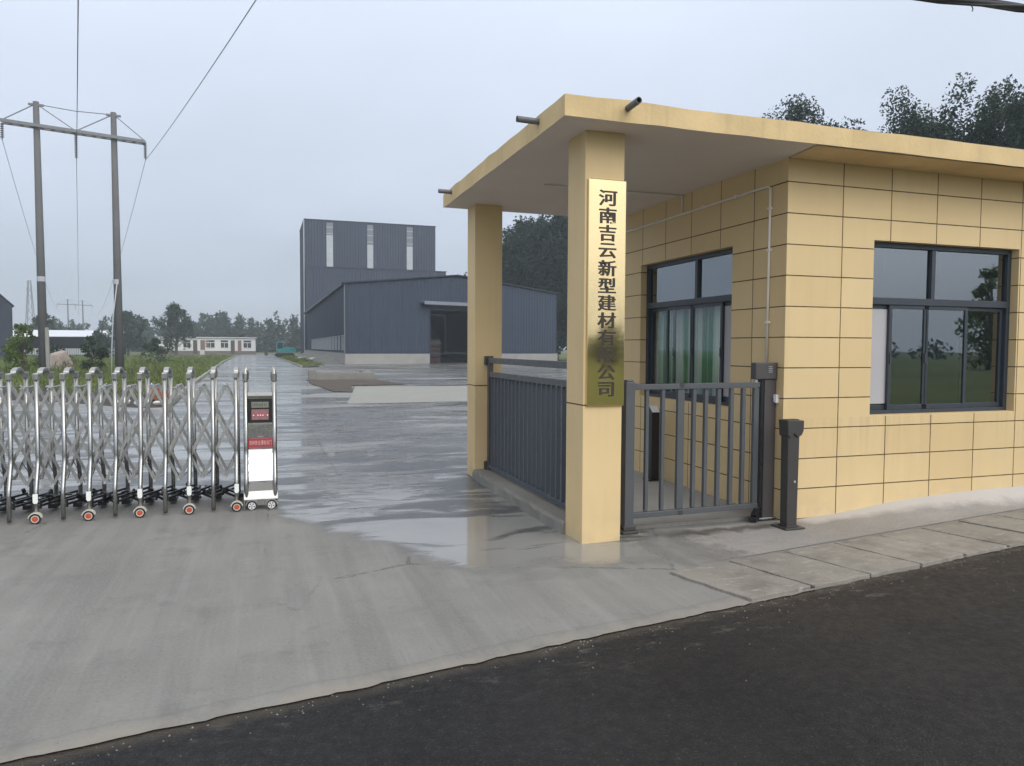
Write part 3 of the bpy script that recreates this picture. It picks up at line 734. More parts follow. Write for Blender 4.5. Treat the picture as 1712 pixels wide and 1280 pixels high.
# electrical conduit on the side wall and soffit
cd = thing('conduit', (XW, 6.07, 1.5), 'thin white plastic conduit running up the side wall and along under the canopy', 'conduit')
c = MB(); xx = XW - 0.014
c.tube([(xx, 6.075, 1.52), (xx, 6.066, 3.20), (xx, 6.10, 3.226), (xx, 9.38, 3.213)], 0.0125, 8)
c.build('pipe', 'white_plastic', cd, smooth=True)
c = MB(); c.tube([(xx, 7.665, 3.228), (xx, 7.66, 3.42), (xx - 0.03, 7.66, 3.428), (2.95, 7.66, 3.428)], 0.011, 8)
c.build('branch_pipe', 'white_plastic', cd, smooth=True)
for q in (1.9, 2.6, 3.0): c = MB(); c.box((xx - 0.018, 6.045, q), (XW - 0.001, 6.095, q + 0.02)); c.build('clip', 'white_plastic', cd)
for q in (6.6, 7.2, 8.2, 8.9): c = MB(); c.box((xx - 0.018, q, 3.20), (XW - 0.001, q + 0.02, 3.245)); c.build('clip', 'white_plastic', cd)

# wall socket by the corner
so = MB(); so.box((XW - 0.035, 5.895, 1.135), (XW - 0.001, 5.965, 1.215)); so.box((XW - 0.052, 5.905, 1.15), (XW - 0.036, 5.925, 1.20), 1); so.box((XW - 0.043, 5.935, 1.155), (XW - 0.036, 5.955, 1.195), 1)
o = so.build('wall_switch', ['white', 'grey_lab'], bevel=0.003); tag(o, 'small white switch box on the side wall beside the operator post', 'switch')

# floor and kerb under the canopy
struct(sheet('canopy_floor', [(2.86, 6.0), (XW, 6.0), (XW, 9.3), (2.86, 9.3)], 'floor_in', 0.035))
fl = MB(); fl.box((2.91, 5.99, -0.05), (XW - 0.002, 6.02, 0.034)); struct(fl.build('floor_edge', 'kerb'))
kb = MB(); n = 26; rg = random.Random(5); ring = []
for k in range(n + 1):
    y_ = 6.032 + (8.998 - 6.032) * k / n
    ring.append([(2.50 + rg.uniform(-.012, .012), y_, -0.03), (2.515 + rg.uniform(-.012, .012), y_, 0.085 + rg.uniform(-.008, .004)), (2.535 + rg.uniform(-.006, .006), y_, 0.108), (2.90, y_, 0.112), (2.90, y_, -0.03)])
for k in range(n):
    a, b = ring[k], ring[k + 1]
    for j in range(4): kb.add([a[j], a[j + 1], b[j + 1], b[j]], [(0, 1, 2, 3)])
kb.add(ring[0], [(0, 1, 2, 3, 4)]); kb.add(ring[-1], [(0, 1, 2, 3, 4)])
o = kb.build('kerb', 'kerb'); struct(o)

# ------------------------------------------------------------------ brass name sign
sg = thing('name_sign', (2.737, 5.67, 1.16), 'tall polished brass name plate with black Chinese characters on the front column', 'sign')
c = MB(); SX0, SX1, SZa, SZb = 2.568, 2.912, 1.165, 3.05
c.box((SX0, 5.644, SZa), (SX1, 5.668, SZb)); c.build('plate', 'brass', sg, bevel=0.006)
def glyphs(chars, place, name, mat, parent, sx, sy, extr, off, bold):
    V, F = [], []
    for ch, (px_, py_, pz_) in zip(chars, place):
        cu_ = bpy.data.curves.new('glyph', 'FONT'); cu_.body = ch; cu_.align_x = 'CENTER'; cu_.align_y = 'CENTER'; cu_.size = 1.0; cu_.extrude = extr; cu_.offset = off; cu_.resolution_u = 3
        ob = bpy.data.objects.new('glyph', cu_); C.objects.link(ob)
        bpy.context.view_layer.update()
        me = bpy.data.meshes.new_from_object(ob.evaluated_get(bpy.context.evaluated_depsgraph_get()))
        vv = [v.co.copy() for v in me.vertices]
        cx = (min(v.x for v in vv) + max(v.x for v in vv)) / 2; cy = (min(v.y for v in vv) + max(v.y for v in vv)) / 2
        for q, (ox, oy) in enumerate(bold):
            k = len(V)
            V += [(px_ + (v.x - cx + ox) * sx, py_ - v.z - 0.00015 * q, pz_ + (v.y - cy + oy) * sy) for v in vv]
            F += [tuple(i + k for i in p_.vertices) for p_ in me.polygons]
        bpy.data.objects.remove(ob); bpy.data.curves.remove(cu_); bpy.data.meshes.remove(me)
    m = MB(); m.add(V, F); return m.build(name, mat, parent)
txt = '河南吉云新型建材有限公司'
glyphs(txt, [(2.742, 5.643, 2.897 - i * 0.1447) for i in range(12)], 'lettering', 'letter', sg, 0.172, 0.140, 0.0015, 0.006, ((-0.026, -0.008), (0.026, -0.008), (0.0, 0.010), (-0.013, 0.0), (0.013, 0.003)))

# ------------------------------------------------------------------ fence panel between the columns
fp = thing('railing', (2.72, 9.0, 0.11), 'dark blue grey vertical bar railing between the two canopy columns', 'railing')
FXc = 2.72
c = MB(); c.box((FXc - 0.02, 6.035, 1.455), (FXc + 0.02, 8.93, 1.525)); c.build('top_rail', 'iron', fp, bevel=0.004)
c = MB(); c.box((FXc - 0.025, 6.035, 1.285), (FXc + 0.025, 8.86, 1.35)); c.build('rail', 'iron', fp, bevel=0.004)
c = MB(); c.box((FXc - 0.025, 6.035, 0.135), (FXc + 0.025, 8.86, 0.185)); c.build('rail', 'fence_blue', fp, bevel=0.004)
c = MB(); c.box((FXc - 0.03, 8.862, 0.118), (FXc + 0.03, 8.93, 1.453)); c.build('post', 'iron_brown', fp, bevel=0.004)
for z_ in (1.49, 0.16):
    c = MB(); c.box((FXc - 0.055, 8.93, z_ - 0.055), (FXc + 0.055, 8.997, z_ + 0.055)); c.build('bracket', 'iron_dark', fp, bevel=0.01)
nb = 21
for k in range(nb):
    y_ = 6.10 + k * (8.79 - 6.10) / (nb - 1)
    c = MB(); c.box((FXc - 0.022, y_ - 0.015, 0.187), (FXc + 0.022, y_ + 0.015, 1.283)); c.build('bar', 'fence_blue', fp, bevel=0.003)

# ------------------------------------------------------------------ pedestrian swing gate
pg = thing('swing_gate', (3.09, 5.90, 0), 'grey steel pedestrian gate of vertical bars under the canopy front', 'gate')
def gy(x): return 5.905 + (x - 3.09) * 0.012
c = MB(); c.box((3.045, 5.86, 0.02), (3.135, 5.95, 1.352)); c.build('post', 'iron', pg, bevel=0.006)
c = MB(); c.box((3.01, 5.825, 0.004), (3.17, 5.985, 0.028)); c.box((3.03, 5.845, 0.028), (3.15, 5.965, 0.07)); c.build('base_plate', 'iron_dark', pg, bevel=0.006)
c = MB(); c.box((3.055, 5.868, 1.352), (3.125, 5.942, 1.372)); c.build('cap', 'iron', pg, bevel=0.006)
L = MB(); L.bar((3.14, 5.905, 1.305), (4.47, 5.915, 1.312), 0.05, 0.05); L.build('top_rail', 'iron', pg, bevel=0.004)
L = MB(); L.bar((3.14, 5.905, 0.150), (4.47, 5.915, 0.158), 0.05, 0.05); L.build('bottom_rail', 'iron', pg, bevel=0.004)
for x_, w_ in ((3.275, 0.032), (3.437, 0.032), (3.622, 0.07), (3.765, 0.035), (3.892, 0.035), (4.03, 0.038), (4.172, 0.038), (4.305, 0.038), (4.445, 0.055)):
    c = MB(); c.box((x_ - w_ / 2, gy(x_) - 0.019, 0.183), (x_ + w_ / 2, gy(x_) + 0.019, 1.28)); c.build('bar', 'iron', pg, bevel=0.003)
for z_ in (1.318, 0.148): c = MB(); c.box((3.60, 5.880, z_ - 0.02), (3.645, 5.884, z_ + 0.02)); c.build('hinge', 'iron_dark', pg)

op = thing('gate_operator', (4.6, 6.0, 0), 'brown grey gate operator post with boxy vented head at the wall corner', 'gate operator')
c = MB(); c.box((4.555, 5.93, 0.03), (4.684, 6.01, 1.36)); c.build('post', 'iron_brown', op, bevel=0.006)
c = MB(); c.box((4.440, 5.915, 1.362), (4.686, 6.00, 1.522)); c.build('head', 'iron_brown', op, bevel=0.008)
c = MB()
for k in range(4): c.box((4.578, 5.908, 1.428 + k * 0.017), (4.622, 5.9145, 1.4345 + k * 0.017))
c.build('vent', 'grey_lab', op)
c = MB(); c.box((4.525, 5.94, 0.12), (4.553, 6.0, 1.358)); c.build('hinge_channel', 'black', op)
c = MB(); c.box((4.50, 5.90, 0.012), (4.69, 6.12, 0.032)); c.build('base_plate', 'steel_dull', op, bevel=0.004)
c = MB(); c.bar((4.38, 5.84, 0.035), (4.53, 5.98, 0.06), 0.07, 0.04); c.bar((4.41, 5.87, 0.075), (4.53, 5.97, 0.115), 0.05, 0.03); c.tube([(4.46, 5.90, 0.03), (4.46, 5.90, 0.14)], 0.03, 10)
c.build('hinge_arm', 'black', op, bevel=0.004)
c = MB(); c.box((4.445, 5.93, 1.333), (4.475, 5.96, 1.361)); c.build('latch', 'grey_lab', op, bevel=0.003)

def reader_post(name, x, y, zt, label, tilt):
    r = thing(name, (x, y, 0), label, 'card reader post', None)
    return r
bo = thing('reader_post', (4.585, 5.60, 0), 'dark square bollard with flared head standing outside the wall corner', 'bollard')
c = MB(); c.add([(4.535, 5.55, 0.035), (4.645, 5.55, 0.035), (4.645, 5.65, 0.035), (4.535, 5.65, 0.035), (4.528, 5.55, 0.87), (4.655, 5.55, 0.87), (4.655, 5.65, 0.87), (4.528, 5.65, 0.87)], [(0, 3, 2, 1), (4, 5, 6, 7), (0, 1, 5, 4), (1, 2, 6, 5), (2, 3, 7, 6), (3, 0, 4, 7)])
c.build('post', 'iron_dark', bo, bevel=0.006)
c = MB(); c.prism([(4.517, 0.865), (4.545, 0.845), (4.585, 0.885), (4.625, 0.845), (4.668, 0.868), (4.688, 0.905), (4.692, 1.0), (4.510, 1.006)], 'y', 5.535, 5.665); c.build('head', 'iron_dark', bo, bevel=0.006)
c = MB(); c.box((4.535, 5.575, 1.004), (4.665, 5.645, 1.009)); c.build('reader_plate', 'black', bo)
c = MB(); c.box((4.485, 5.50, 0.008), (4.70, 5.71, 0.022)); c.box((4.525, 5.54, 0.022), (4.655, 5.66, 0.036)); c.build('base_plate', 'iron_dark', bo, bevel=0.004)
c = MB(); c.tube([(4.61, 5.546, 0.44), (4.61, 5.551, 0.44)], 0.012, 10); c.build('screw', 'grey_lab', bo)
bo2 = thing('reader_post', (4.55, 8.02, 0), 'thin black post with slanted white reader face behind the swing gate', 'bollard')
c = MB(); c.prism([(7.98, 0.05), (8.06, 0.05), (8.06, 0.945), (7.98, 0.872)], 'x', 4.50, 4.607); c.build('post', 'black', bo2, bevel=0.004)
c = MB(); c.add([(4.503, 7.981, 0.879), (4.604, 7.981, 0.879), (4.604, 8.058, 0.949), (4.503, 8.058, 0.949), (4.503, 7.981, 0.873), (4.604, 7.981, 0.873), (4.604, 8.058, 0.943), (4.503, 8.058, 0.943)], [(0, 1, 2, 3), (7, 6, 5, 4), (0, 4, 5, 1), (1, 5, 6, 2), (2, 6, 7, 3), (3, 7, 4, 0)]); c.build('reader_face', 'white', bo2)
c = MB(); c.box((4.45, 7.93, 0.036), (4.655, 8.11, 0.052)); c.build('base_plate', 'black', bo2, bevel=0.004)

# ------------------------------------------------------------------ retractable scissor gate
GX, GY, SP = -0.247, 7.98, 0.2185
rg_ = thing('retractable_gate', (GX, GY, 0), 'stainless steel folding scissor gate half closed across the driveway', 'gate')
DEP = 0.52
def post_path(x, y, sgn):
    # vertical, then a belly towards the outside, then down to the ground; sgn -1 front, +1 rear
    z = [1.385, 0.60, 0.565, 0.53, 0.42, 0.32, 0.285, 0.25, 0.02]
    d = [0.0, 0.0, 0.003, 0.012, 0.050, 0.084, 0.093, 0.096, 0.096]
    return [(x, y + sgn * b, a) for a, b in zip(z, d)]
def build_frame(k, wheel):
    x = GX - SP * k
    m = MB(); m.tube(post_path(x, GY, -1), 0.0205, 12)
    fr_ = m.build('gate_frame', 'steel', rg_, smooth=True)
    m = MB(); m.tube(post_path(x, GY + DEP, 1), 0.0205, 12)
    fr2 = m.build('rear_post', 'steel_dull', fr_, smooth=True)
    m = MB()
    hump = [(GY + DEP / 2 - 0.14 * math.cos(R(180 * q / 10)), 1.392 + 0.048 * math.sin(R(180 * q / 10))) for q in range(11)]
    arc = [(x, GY - 0.026, 1.33), (x, GY - 0.030, 1.388)] + [(x, a_, b_) for a_, b_ in hump] + [(x, GY + DEP + 0.030, 1.388), (x, GY + DEP + 0.026, 1.33)]
    inner = [(x, GY + DEP - 0.024, 1.33), (x, GY + DEP - 0.03, 1.368)] + [(x, GY + DEP / 2 + 0.12 * math.cos(R(180 * q / 10)), 1.368 + 0.046 * math.sin(R(180 * q / 10))) for q in range(11)] + [(x, GY + 0.03, 1.368), (x, GY + 0.024, 1.33)]
    m.prism([(p_[1], p_[2]) for p_ in arc + inner], 'x', x - 0.0235, x + 0.0235)
    m.build('cap', 'steel_bar', fr_, bevel=0.005)
    if wheel:
        wy = GY - 0.135
        m = MB(); m.disc((x, wy, 0.047), 0.030, 0.047, 0.03, 26, 0)
        m.build('tyre', 'rubber', fr_, bevel=0.004)
        m = MB(); m.disc((x, wy - 0.003, 0.047), 0.026, 0.0335, 0.032, 26, 1); m.disc((x, wy - 0.002, 0.047), 0.001, 0.026, 0.024, 20, 0); m.disc((x, wy - 0.016, 0.047), 0.0005, 0.009, 0.008, 12, 0)
        for q in range(5):
            a = q * 2 * math.pi / 5 + 0.3; m.bar((x, wy - 0.015, 0.047), (x + 0.024 * math.cos(a), wy - 0.015, 0.047 + 0.024 * math.sin(a)), 0.006, 0.007, 0, (0, 1, 0))
        m.build('hub', ['orange', 'cream'], fr_)
        m = MB(); ring = [(x + 0.060 * math.cos(a), 0.047 + 0.060 * math.sin(a)) for a in [R(12 + 156 * q / 14) for q in range(15)]]
        ring2 = [(x + 0.051 * math.cos(a), 0.047 + 0.051 * math.sin(a)) for a in [R(168 - 156 * q / 14) for q in range(15)]]
        m.prism(ring + ring2, 'y', wy - 0.022, wy + 0.03); m.build('fender', 'cream', fr_)
        m = MB(); m.prism([(x - 0.021, 0.275), (x + 0.021, 0.275), (x + 0.021, 0.20), (x + 0.012, 0.185), (x - 0.012, 0.185), (x - 0.021, 0.20)], 'y', GY - 0.1285, GY - 0.1205); m.build('reflector', 'tape', fr_, bevel=0.002)
    return fr_
NF = 14
for k in range(NF): build_frame(k, k % 2 == 0)
# scissor bars, two planes, each spanning two bays
def bar_mesh(dirn):
    m = MB(); x0, x1 = (-SP, SP) if dirn > 0 else (SP, -SP)
    m.bar((x0, 0, 0.325), (x1, 0, 1.255), 0.026, 0.013, 0, (0, 1, 0)); return m.mesh('lattice_bar', 'steel_bar')
bm_a, bm_b = bar_mesh(1), bar_mesh(-1)
for (ya, yb2) in ((0.045, 0.060), (DEP - 0.045, DEP - 0.06)):
    for k in range(1, NF - 1):
        for me, yo in ((bm_a, ya), (bm_b, yb2)):
            o = bpy.data.objects.new('lattice_bar', me); C.objects.link(o); o.parent = rg_; o.location = (-SP * (k + 0.5), yo, 0)
    m = MB(); m.bar((GX, GY + ya, 1.0225), (GX - 1.5 * SP, GY + ya, 0.325), 0.026, 0.013, 0, (0, 1, 0)); m.build('lattice_bar', 'steel_bar', rg_)
    m = MB(); m.bar((GX, GY + yb2, 0.5575), (GX - 1.5 * SP, GY + yb2, 1.255), 0.026, 0.013, 0, (0, 1, 0)); m.build('lattice_bar', 'steel_bar', rg_)
# half bars closing the lattice on the first frame
for yo, yo2 in ((0.045, 0.060), (DEP - 0.045, DEP - 0.06)):
    m = MB(); m.bar((GX - SP / 2, GY + yo, 0.325), (GX, GY + yo, 0.79 - 0.2325), 0.026, 0.013, 0, (0, 1, 0)); m.build('lattice_bar', 'steel_bar', rg_)
    m = MB(); m.bar((GX - SP / 2, GY + yo2, 1.255), (GX, GY + yo2, 0.79 + 0.2325), 0.026, 0.013, 0, (0, 1, 0)); m.build('lattice_bar', 'steel_bar', rg_)
for k in range(NF - 1):   # pale ties at the upper joints, bolts at the lower ones
    xc = GX - SP * (k + 0.5)
    r_ = random.Random(k)
    m = MB()
    for q in range(5):
        a = (xc + r_.uniform(-.02, .02), GY + 0.03 + r_.uniform(-0.02, 0.01), 1.255 + r_.uniform(-.01, .02)); m.bar(a, (a[0] + r_.uniform(-.035, .035), a[1] + r_.uniform(-.02, .02), a[2] + r_.uniform(-.015, .022)), 0.012, 0.008)
    m.tube([(xc, GY + 0.02, 0.325), (xc, GY + 0.075, 0.325)], 0.012, 8); m.tube([(xc, GY + 0.03, 1.255), (xc, GY + DEP - 0.03, 1.255)], 0.008, 6)
    m.build('joint', 'trim_light', rg_)
m = MB(); r_ = random.Random(9)
for k in range(-1, NF):
    x = GX - SP * k
    if k >= 0:
        for z_ in (0.115, 0.155):
            m.bar((x, GY + 0.05, z_), (x - SP, GY + DEP - 0.05, z_ + 0.01), 0.02, 0.02); m.bar((x - SP, GY + 0.05, z_ + 0.02), (x, GY + DEP - 0.05, z_ + 0.03), 0.02, 0.02)
    for q in range(9):
        a = Vector((x - r_.uniform(0, SP) if k >= 0 else x - r_.uniform(0, 0.05), GY + r_.uniform(0.12, DEP - 0.06), r_.uniform(0.09, 0.2))); b = a + Vector((r_.uniform(-.05, .05), r_.uniform(-.05, .05), r_.uniform(-.02, .05)))
        m.bar(a, b, r_.uniform(0.012, 0.03), r_.uniform(0.012, 0.03))
    m.box((x - 0.03, GY + DEP - 0.10, 0.03), (x + 0.05, GY + DEP + 0.09, 0.075)); 
m.build('undercarriage', 'black', rg_)
m = MB(); r_ = random.Random(4)   # sagging control cable under the bars
for k in range(1, NF - 1, 1):
    x = GX - SP * k; m.tube([(x, GY + 0.35, 0.52), (x - 0.05, GY + 0.34, 0.36 + r_.uniform(-.03, .03)), (x - 0.12, GY + 0.34, 0.30 + r_.uniform(-.03, .03)), (x - SP, GY + 0.35, 0.50)], 0.004, 6)
m.build('control_cable', 'black', rg_)

# drive head
hx0, hx1 = -0.150, 0.118
dh = MB(); 
for x in (hx0 - 0.005, hx1 + 0.003): dh.tube(post_path(x, GY, -1), 0.024, 12)
for x in (hx0 - 0.005, hx1 + 0.003): dh.tube(post_path(x, GY + DEP, 1), 0.024, 12)
hd = dh.build('drive_head', 'steel', rg_, smooth=True)
for x in (hx0 - 0.005, hx1 + 0.003):
    for y_ in (GY, GY + DEP):
        m = MB(); m.tube([(x, y_, 1.30), (x, y_, 1.375)], 0.028, 12); m.tube([(x, y_, 1.375), (x, y_, 1.40), (x, y_, 1.43)], [0.026, 0.020, 0.006], 12)
        m.build('post_cap', 'steel_dull', hd)
# body profile (y offset from GY, z), swept across the head
yF = GY - 0.004
prof = [(yF, 1.155), (yF, 0.86), (yF, 0.60), (yF - 0.008, 0.555), (yF - 0.040, 0.45), (yF - 0.072, 0.345), (yF - 0.086, 0.29), (yF - 0.090, 0.19)]
body = [(p_[0], p_[1]) for p_ in prof] + [(GY + DEP + 0.09, 0.19), (GY + DEP, 0.6), (GY + DEP, 1.155)]
m = MB(); m.prism(body, 'x', hx0 + 0.017, hx1 - 0.020); m.build('body_panel', 'steel_bright', hd)
m = MB(); m.prism([(yF - 0.012, 1.185), (yF - 0.016, 1.15), (yF - 0.004, 1.125), (GY + DEP + 0.01, 1.125), (GY + DEP + 0.01, 1.185)], 'x', hx0 + 0.014, hx1 - 0.016); m.build('top_cover', 'steel_dull', hd)
m = MB(); m.box((hx0 + 0.018, yF - 0.012, 0.875), (hx1 - 0.021, yF - 0.002, 1.122)); m.build('display_panel', 'black', hd, bevel=0.003)
m = MB(); m.box((hx0 + 0.05, yF - 0.016, 1.028), (hx1 - 0.052, yF - 0.0125, 1.088), 0); 
for k in range(9): m.box((hx0 + 0.062 + k * 0.0158, yF - 0.0175, 1.042), (hx0 + 0.066 + k * 0.0158, yF - 0.0165, 1.074), 1)
m.build('counter', ['lcd', 'black'], hd)
m = MB(); m.box((hx0 + 0.05, yF - 0.016, 0.905), (hx1 - 0.052, yF - 0.0125, 1.012)); m.build('led_screen', 'pinkglass', hd)
m = MB()
for q in (0.12, 0.37, 0.52, 0.66, 0.93):
    xq = hx0 + 0.05 + q * (hx1 - 0.052 - hx0 - 0.05); m.tube([(xq, yF - 0.0165, 0.952), (xq, yF - 0.0185, 0.952)], 0.0062, 10)
m.build('led', 'led', hd)
m = MB(); m.box((hx0 + 0.016, yF - 0.008, 0.628), (hx1 - 0.019, yF - 0.002, 0.712)); m.box((hx0 + 0.016, yF - 0.007, 0.612), (hx1 - 0.019, yF - 0.002, 0.620)); m.build('sign_band', 'red', hd)
glyphs('吉林安全濮电动门', [(hx0 + 0.038 + i * 0.0275, yF - 0.0085, 0.670) for i in range(8)], 'lettering', 'cream', hd, 0.026, 0.052, 0.001, 0.004, ((0, 0),))
m = MB(); m.box((hx0 + 0.016, yF - 0.006, 0.855), (hx1 - 0.019, yF - 0.001, 0.868)); m.build('trim', 'steel_dull', hd)
m = MB(); m.prism([(yF - 0.080, 0.190), (yF - 0.100, 0.186), (yF - 0.122, 0.108), (yF - 0.080, 0.10)], 'x', hx0 - 0.030, hx1 + 0.028); m.build('bumper', 'tape', hd, bevel=0.004)
# skirt with two wheel arches
sk = []
def arch(cx, r, a0, a1, n):
    return [(cx + r * math.cos(R(a0 + (a1 - a0) * q / n)), 0.045 + r * math.sin(R(a0 + (a1 - a0) * q / n))) for q in range(n + 1)]
poly = [(hx0 - 0.030, 0.105), (hx0 - 0.030, 0.012), (hx0 - 0.012, 0.012)] + arch(hx0 + 0.045, 0.054, 180, 0, 12) + arch(hx1 - 0.035, 0.054, 180, 0, 12) + [(hx1 + 0.022, 0.012), (hx1 + 0.028, 0.012), (hx1 + 0.028, 0.105)]
m = MB(); m.prism(poly, 'y', yF - 0.111, yF - 0.086); m.build('skirt', 'steel_dull', hd)
for cx in (hx0 + 0.045, hx1 - 0.035):
    m = MB(); m.prism(arch(cx, 0.062, 172, 8, 12) + arch(cx, 0.053, 8, 172, 12), 'y', yF - 0.123, yF - 0.112); m.build('wheel_arch', 'steel_bright', hd)
    m = MB(); m.disc((cx, yF - 0.101, 0.044), 0.034, 0.044, 0.03, 28, 1); m.disc((cx, yF - 0.106, 0.044), 0.029, 0.0355, 0.03, 28, 0); m.disc((cx, yF - 0.096, 0.044), 0.001, 0.030, 0.02, 24, 1); m.disc((cx, yF - 0.114, 0.044), 0.0005, 0.010, 0.012, 14, 2)
    for q in range(5):
        a = q * 2 * math.pi / 5 + math.pi / 2; m.bar((cx + 0.006 * math.cos(a), yF - 0.114, 0.044 + 0.006 * math.sin(a)), (cx + 0.030 * math.cos(a), yF - 0.116, 0.044 + 0.030 * math.sin(a)), 0.013, 0.008, 0, (0, 1, 0))
    m.build('wheel', ['white', 'rubber', 'grey_lab'], hd)

# ------------------------------------------------------------------ warehouse hall and tower
def clad(m, a, b, zfun, z0, pitch=0.38, depth=0.035, holes=(), mi=0):
    """trapezoid-ribbed sheet from a to b (2D), bottom z0, top zfun(t); outward = right-hand side of a->b. holes: (t0, t1, za, zb)"""
    a, b = Vector(a), Vector(b); L = (b - a).length; d = (b - a) / L; nrm = Vector((d.y, -d.x))
    n = int(L / pitch); ts = []
    for k in range(n):
        for q, h in ((0.0, 0), (0.55, 0), (0.68, 1), (0.87, 1)): ts.append(((k + q) / n, h))
    ts.append((1.0, 0))
    for h in holes:
        ts += [(h[0], 0), (h[1], 0)]
    ts.sort()
    def P(t, hh, z): v = a + d * L * t + nrm * depth * hh; return (v.x, v.y, z)
    for (t0, h0), (t1, h1) in zip(ts[:-1], ts[1:]):
        if t1 - t0 < 1e-7: continue
        tm = (t0 + t1) / 2; segs = [(z0, None)]
        hit = [h for h in holes if h[0] < tm < h[1]]
        if hit:
            h = hit[0]
            if h[2] > z0 + 0.01: m.add([P(t0, h0, z0), P(t1, h1, z0), P(t1, h1, h[2]), P(t0, h0, h[2])], [(0, 1, 2, 3)], mi)
            m.add([P(t0, h0, h[3]), P(t1, h1, h[3]), P(t1, h1, zfun(t1)), P(t0, h0, zfun(t0))], [(0, 1, 2, 3)], mi)
        else:
            m.add([P(t0, h0, z0), P(t1, h1, z0), P(t1, h1, zfun(t1)), P(t0, h0, zfun(t0))], [(0, 1, 2, 3)], mi)
A = Vector((7.56, 72.02)); Bv = Vector((32.42, 79.91)); D1 = Vector((8.0, 140.0)); D2 = Vector((34.0, 141.0))
tap = (Vector((19.44, 75.79)) - A).length / (Bv - A).length
zl, za, zr = 7.67, 9.02, 7.87
def gable(t): return zl + (za - zl) * t / tap if t < tap else za + (zr - za) * (t - tap) / (1 - tap)
LF = (Bv - A).length
t_d0, t_d1 = (Vector((16.34, 74.81)) - A).length / LF, (Vector((22.9, 76.9)) - A).length / LF
wh = thing('warehouse', (20, 90, 0), 'low blue grey ribbed metal warehouse hall with open dark doorway', 'warehouse')
PL = 1.08; DZ = 5.47
m = MB(); clad(m, A, Bv, gable, PL, holes=[(t_d0, t_d1, PL, DZ)]); m.build('front_wall', 'cladding', wh)
WINS = [(73.2 + k * 3.55, 73.2 + k * 3.55 + 1.75) for k in range(14)]
LS = (D1 - A).length
holes = [(1 - (y1 - A.y) / (D1.y - A.y), 1 - (y0 - A.y) / (D1.y - A.y), 1.36, 2.74) for y0, y1 in WINS]
m = MB(); clad(m, D1, A, lambda t: zl, PL, holes=holes); m.build('side_wall', 'cladding', wh)
m = MB(); clad(m, Bv, D2, lambda t: zr, PL); m.build('side_wall', 'cladding', wh)
def fpt(t, out=0.0):
    d = (Bv - A).normalized(); nrm = Vector((d.y, -d.x)); v = A + (Bv - A) * t + nrm * out; return v
def seg_box(m, t0, t1, o0, o1, z0, z1, mi=0):
    p = [fpt(t0, o0), fpt(t1, o0), fpt(t1, o1), fpt(t0, o1)]
    m.add([(q.x, q.y, z0) for q in p] + [(q.x, q.y, z1) for q in p], [(0, 3, 2, 1), (4, 5, 6, 7), (0, 1, 5, 4), (1, 2, 6, 5), (2, 3, 7, 6), (3, 0, 4, 7)], mi)
m = MB(); seg_box(m, 0, t_d0, -0.15, 0.06, -0.1, PL); seg_box(m, t_d1, 1, -0.15, 0.06, -0.1, PL)
m.box((A.x - 0.05, A.y + 0.1, -0.1), (A.x + 0.15, 140, PL)); m.bar((Bv.x, Bv.y, PL / 2 - 0.05), (34.0, 141, PL / 2 - 0.05), 0.3, PL + 0.1); m.build('plinth', 'plinth', wh)
m = MB(); seg_box(m, -0.002, 1.002, 0.04, 0.075, PL - 0.06, PL + 0.02); m.box((A.x - 0.06, A.y, PL + 0.0), (A.x - 0.052, 140, PL + 0.08)); m.build('base_flashing', 'cladding_roof', wh)
# roof sheets
ap_f = fpt(tap, 0.25); lf = fpt(-0.012, 0.25); rf_ = fpt(1.01, 0.25)
apb = Vector((20.5, 140.4)); 
m = MB()
for (p, q, zp, zq, pb, qb) in ((lf, ap_f, zl - 0.02, za + 0.12, Vector((7.75, 140.2)), apb), (ap_f, rf_, za + 0.12, zr - 0.0, apb, Vector((34.2, 140.9)))):
    m.add([(p.x, p.y, zp), (q.x, q.y, zq), (qb.x, qb.y, zq), (pb.x, pb.y, zp), (p.x, p.y, zp + 0.12), (q.x, q.y, zq + 0.12), (qb.x, qb.y, zq + 0.12), (pb.x, pb.y, zp + 0.12)], [(0, 3, 2, 1), (4, 5, 6, 7), (0, 1, 5, 4), (1, 2, 6, 5), (2, 3, 7, 6), (3, 0, 4, 7)])
m.build('roof', 'cladding_roof', wh)
m = MB(); m.box((A.x - 0.30, A.y - 0.2, zl - 0.16), (A.x - 0.06, 139.8, zl + 0.12)); m.build('gutter', 'cladding_roof', wh)
m = MB()
for y0, y1 in WINS:
    m2 = MB(); m2.box((A.x + 0.10, y0, 1.36), (A.x + 0.14, y1, 2.74)); wf_ = m2.build('window', 'glass_far', wh)
    m3 = MB(); m3.box((A.x - 0.04, y0 - 0.06, 1.30), (A.x + 0.09, y0, 2.80)); m3.box((A.x - 0.04, y1, 1.30), (A.x + 0.09, y1 + 0.06, 2.80)); m3.box((A.x - 0.06, y0, 2.74), (A.x + 0.09, y1, 2.80)); m3.box((A.x + 0.02, (y0 + y1) / 2 - 0.04, 1.36), (A.x + 0.095, (y0 + y1) / 2 + 0.04, 2.74)); m3.build('frame', 'trim_light' , wf_)
m = MB(); seg_box(m, t_d0, t_d0 + 0.004, -0.2, 0.05, 0, DZ); seg_box(m, t_d1 - 0.004, t_d1, -0.2, 0.05, 0, DZ); seg_box(m, t_d0, t_d1, -0.2, 0.05, DZ, DZ + 0.15); m.build('door_frame', 'cladding_roof', wh)
t_c0, t_c1 = (Vector((15.28, 74.47)) - A).length / LF, (Vector((23.9, 77.2)) - A).length / LF
m = MB(); seg_box(m, t_c0, t_c1, 0.04, 0.95, 6.15, 6.28); seg_box(m, t_c0, t_c1, 0.9, 1.0, 5.98, 6.32); m.build('door_canopy', 'canopy_grey', wh)
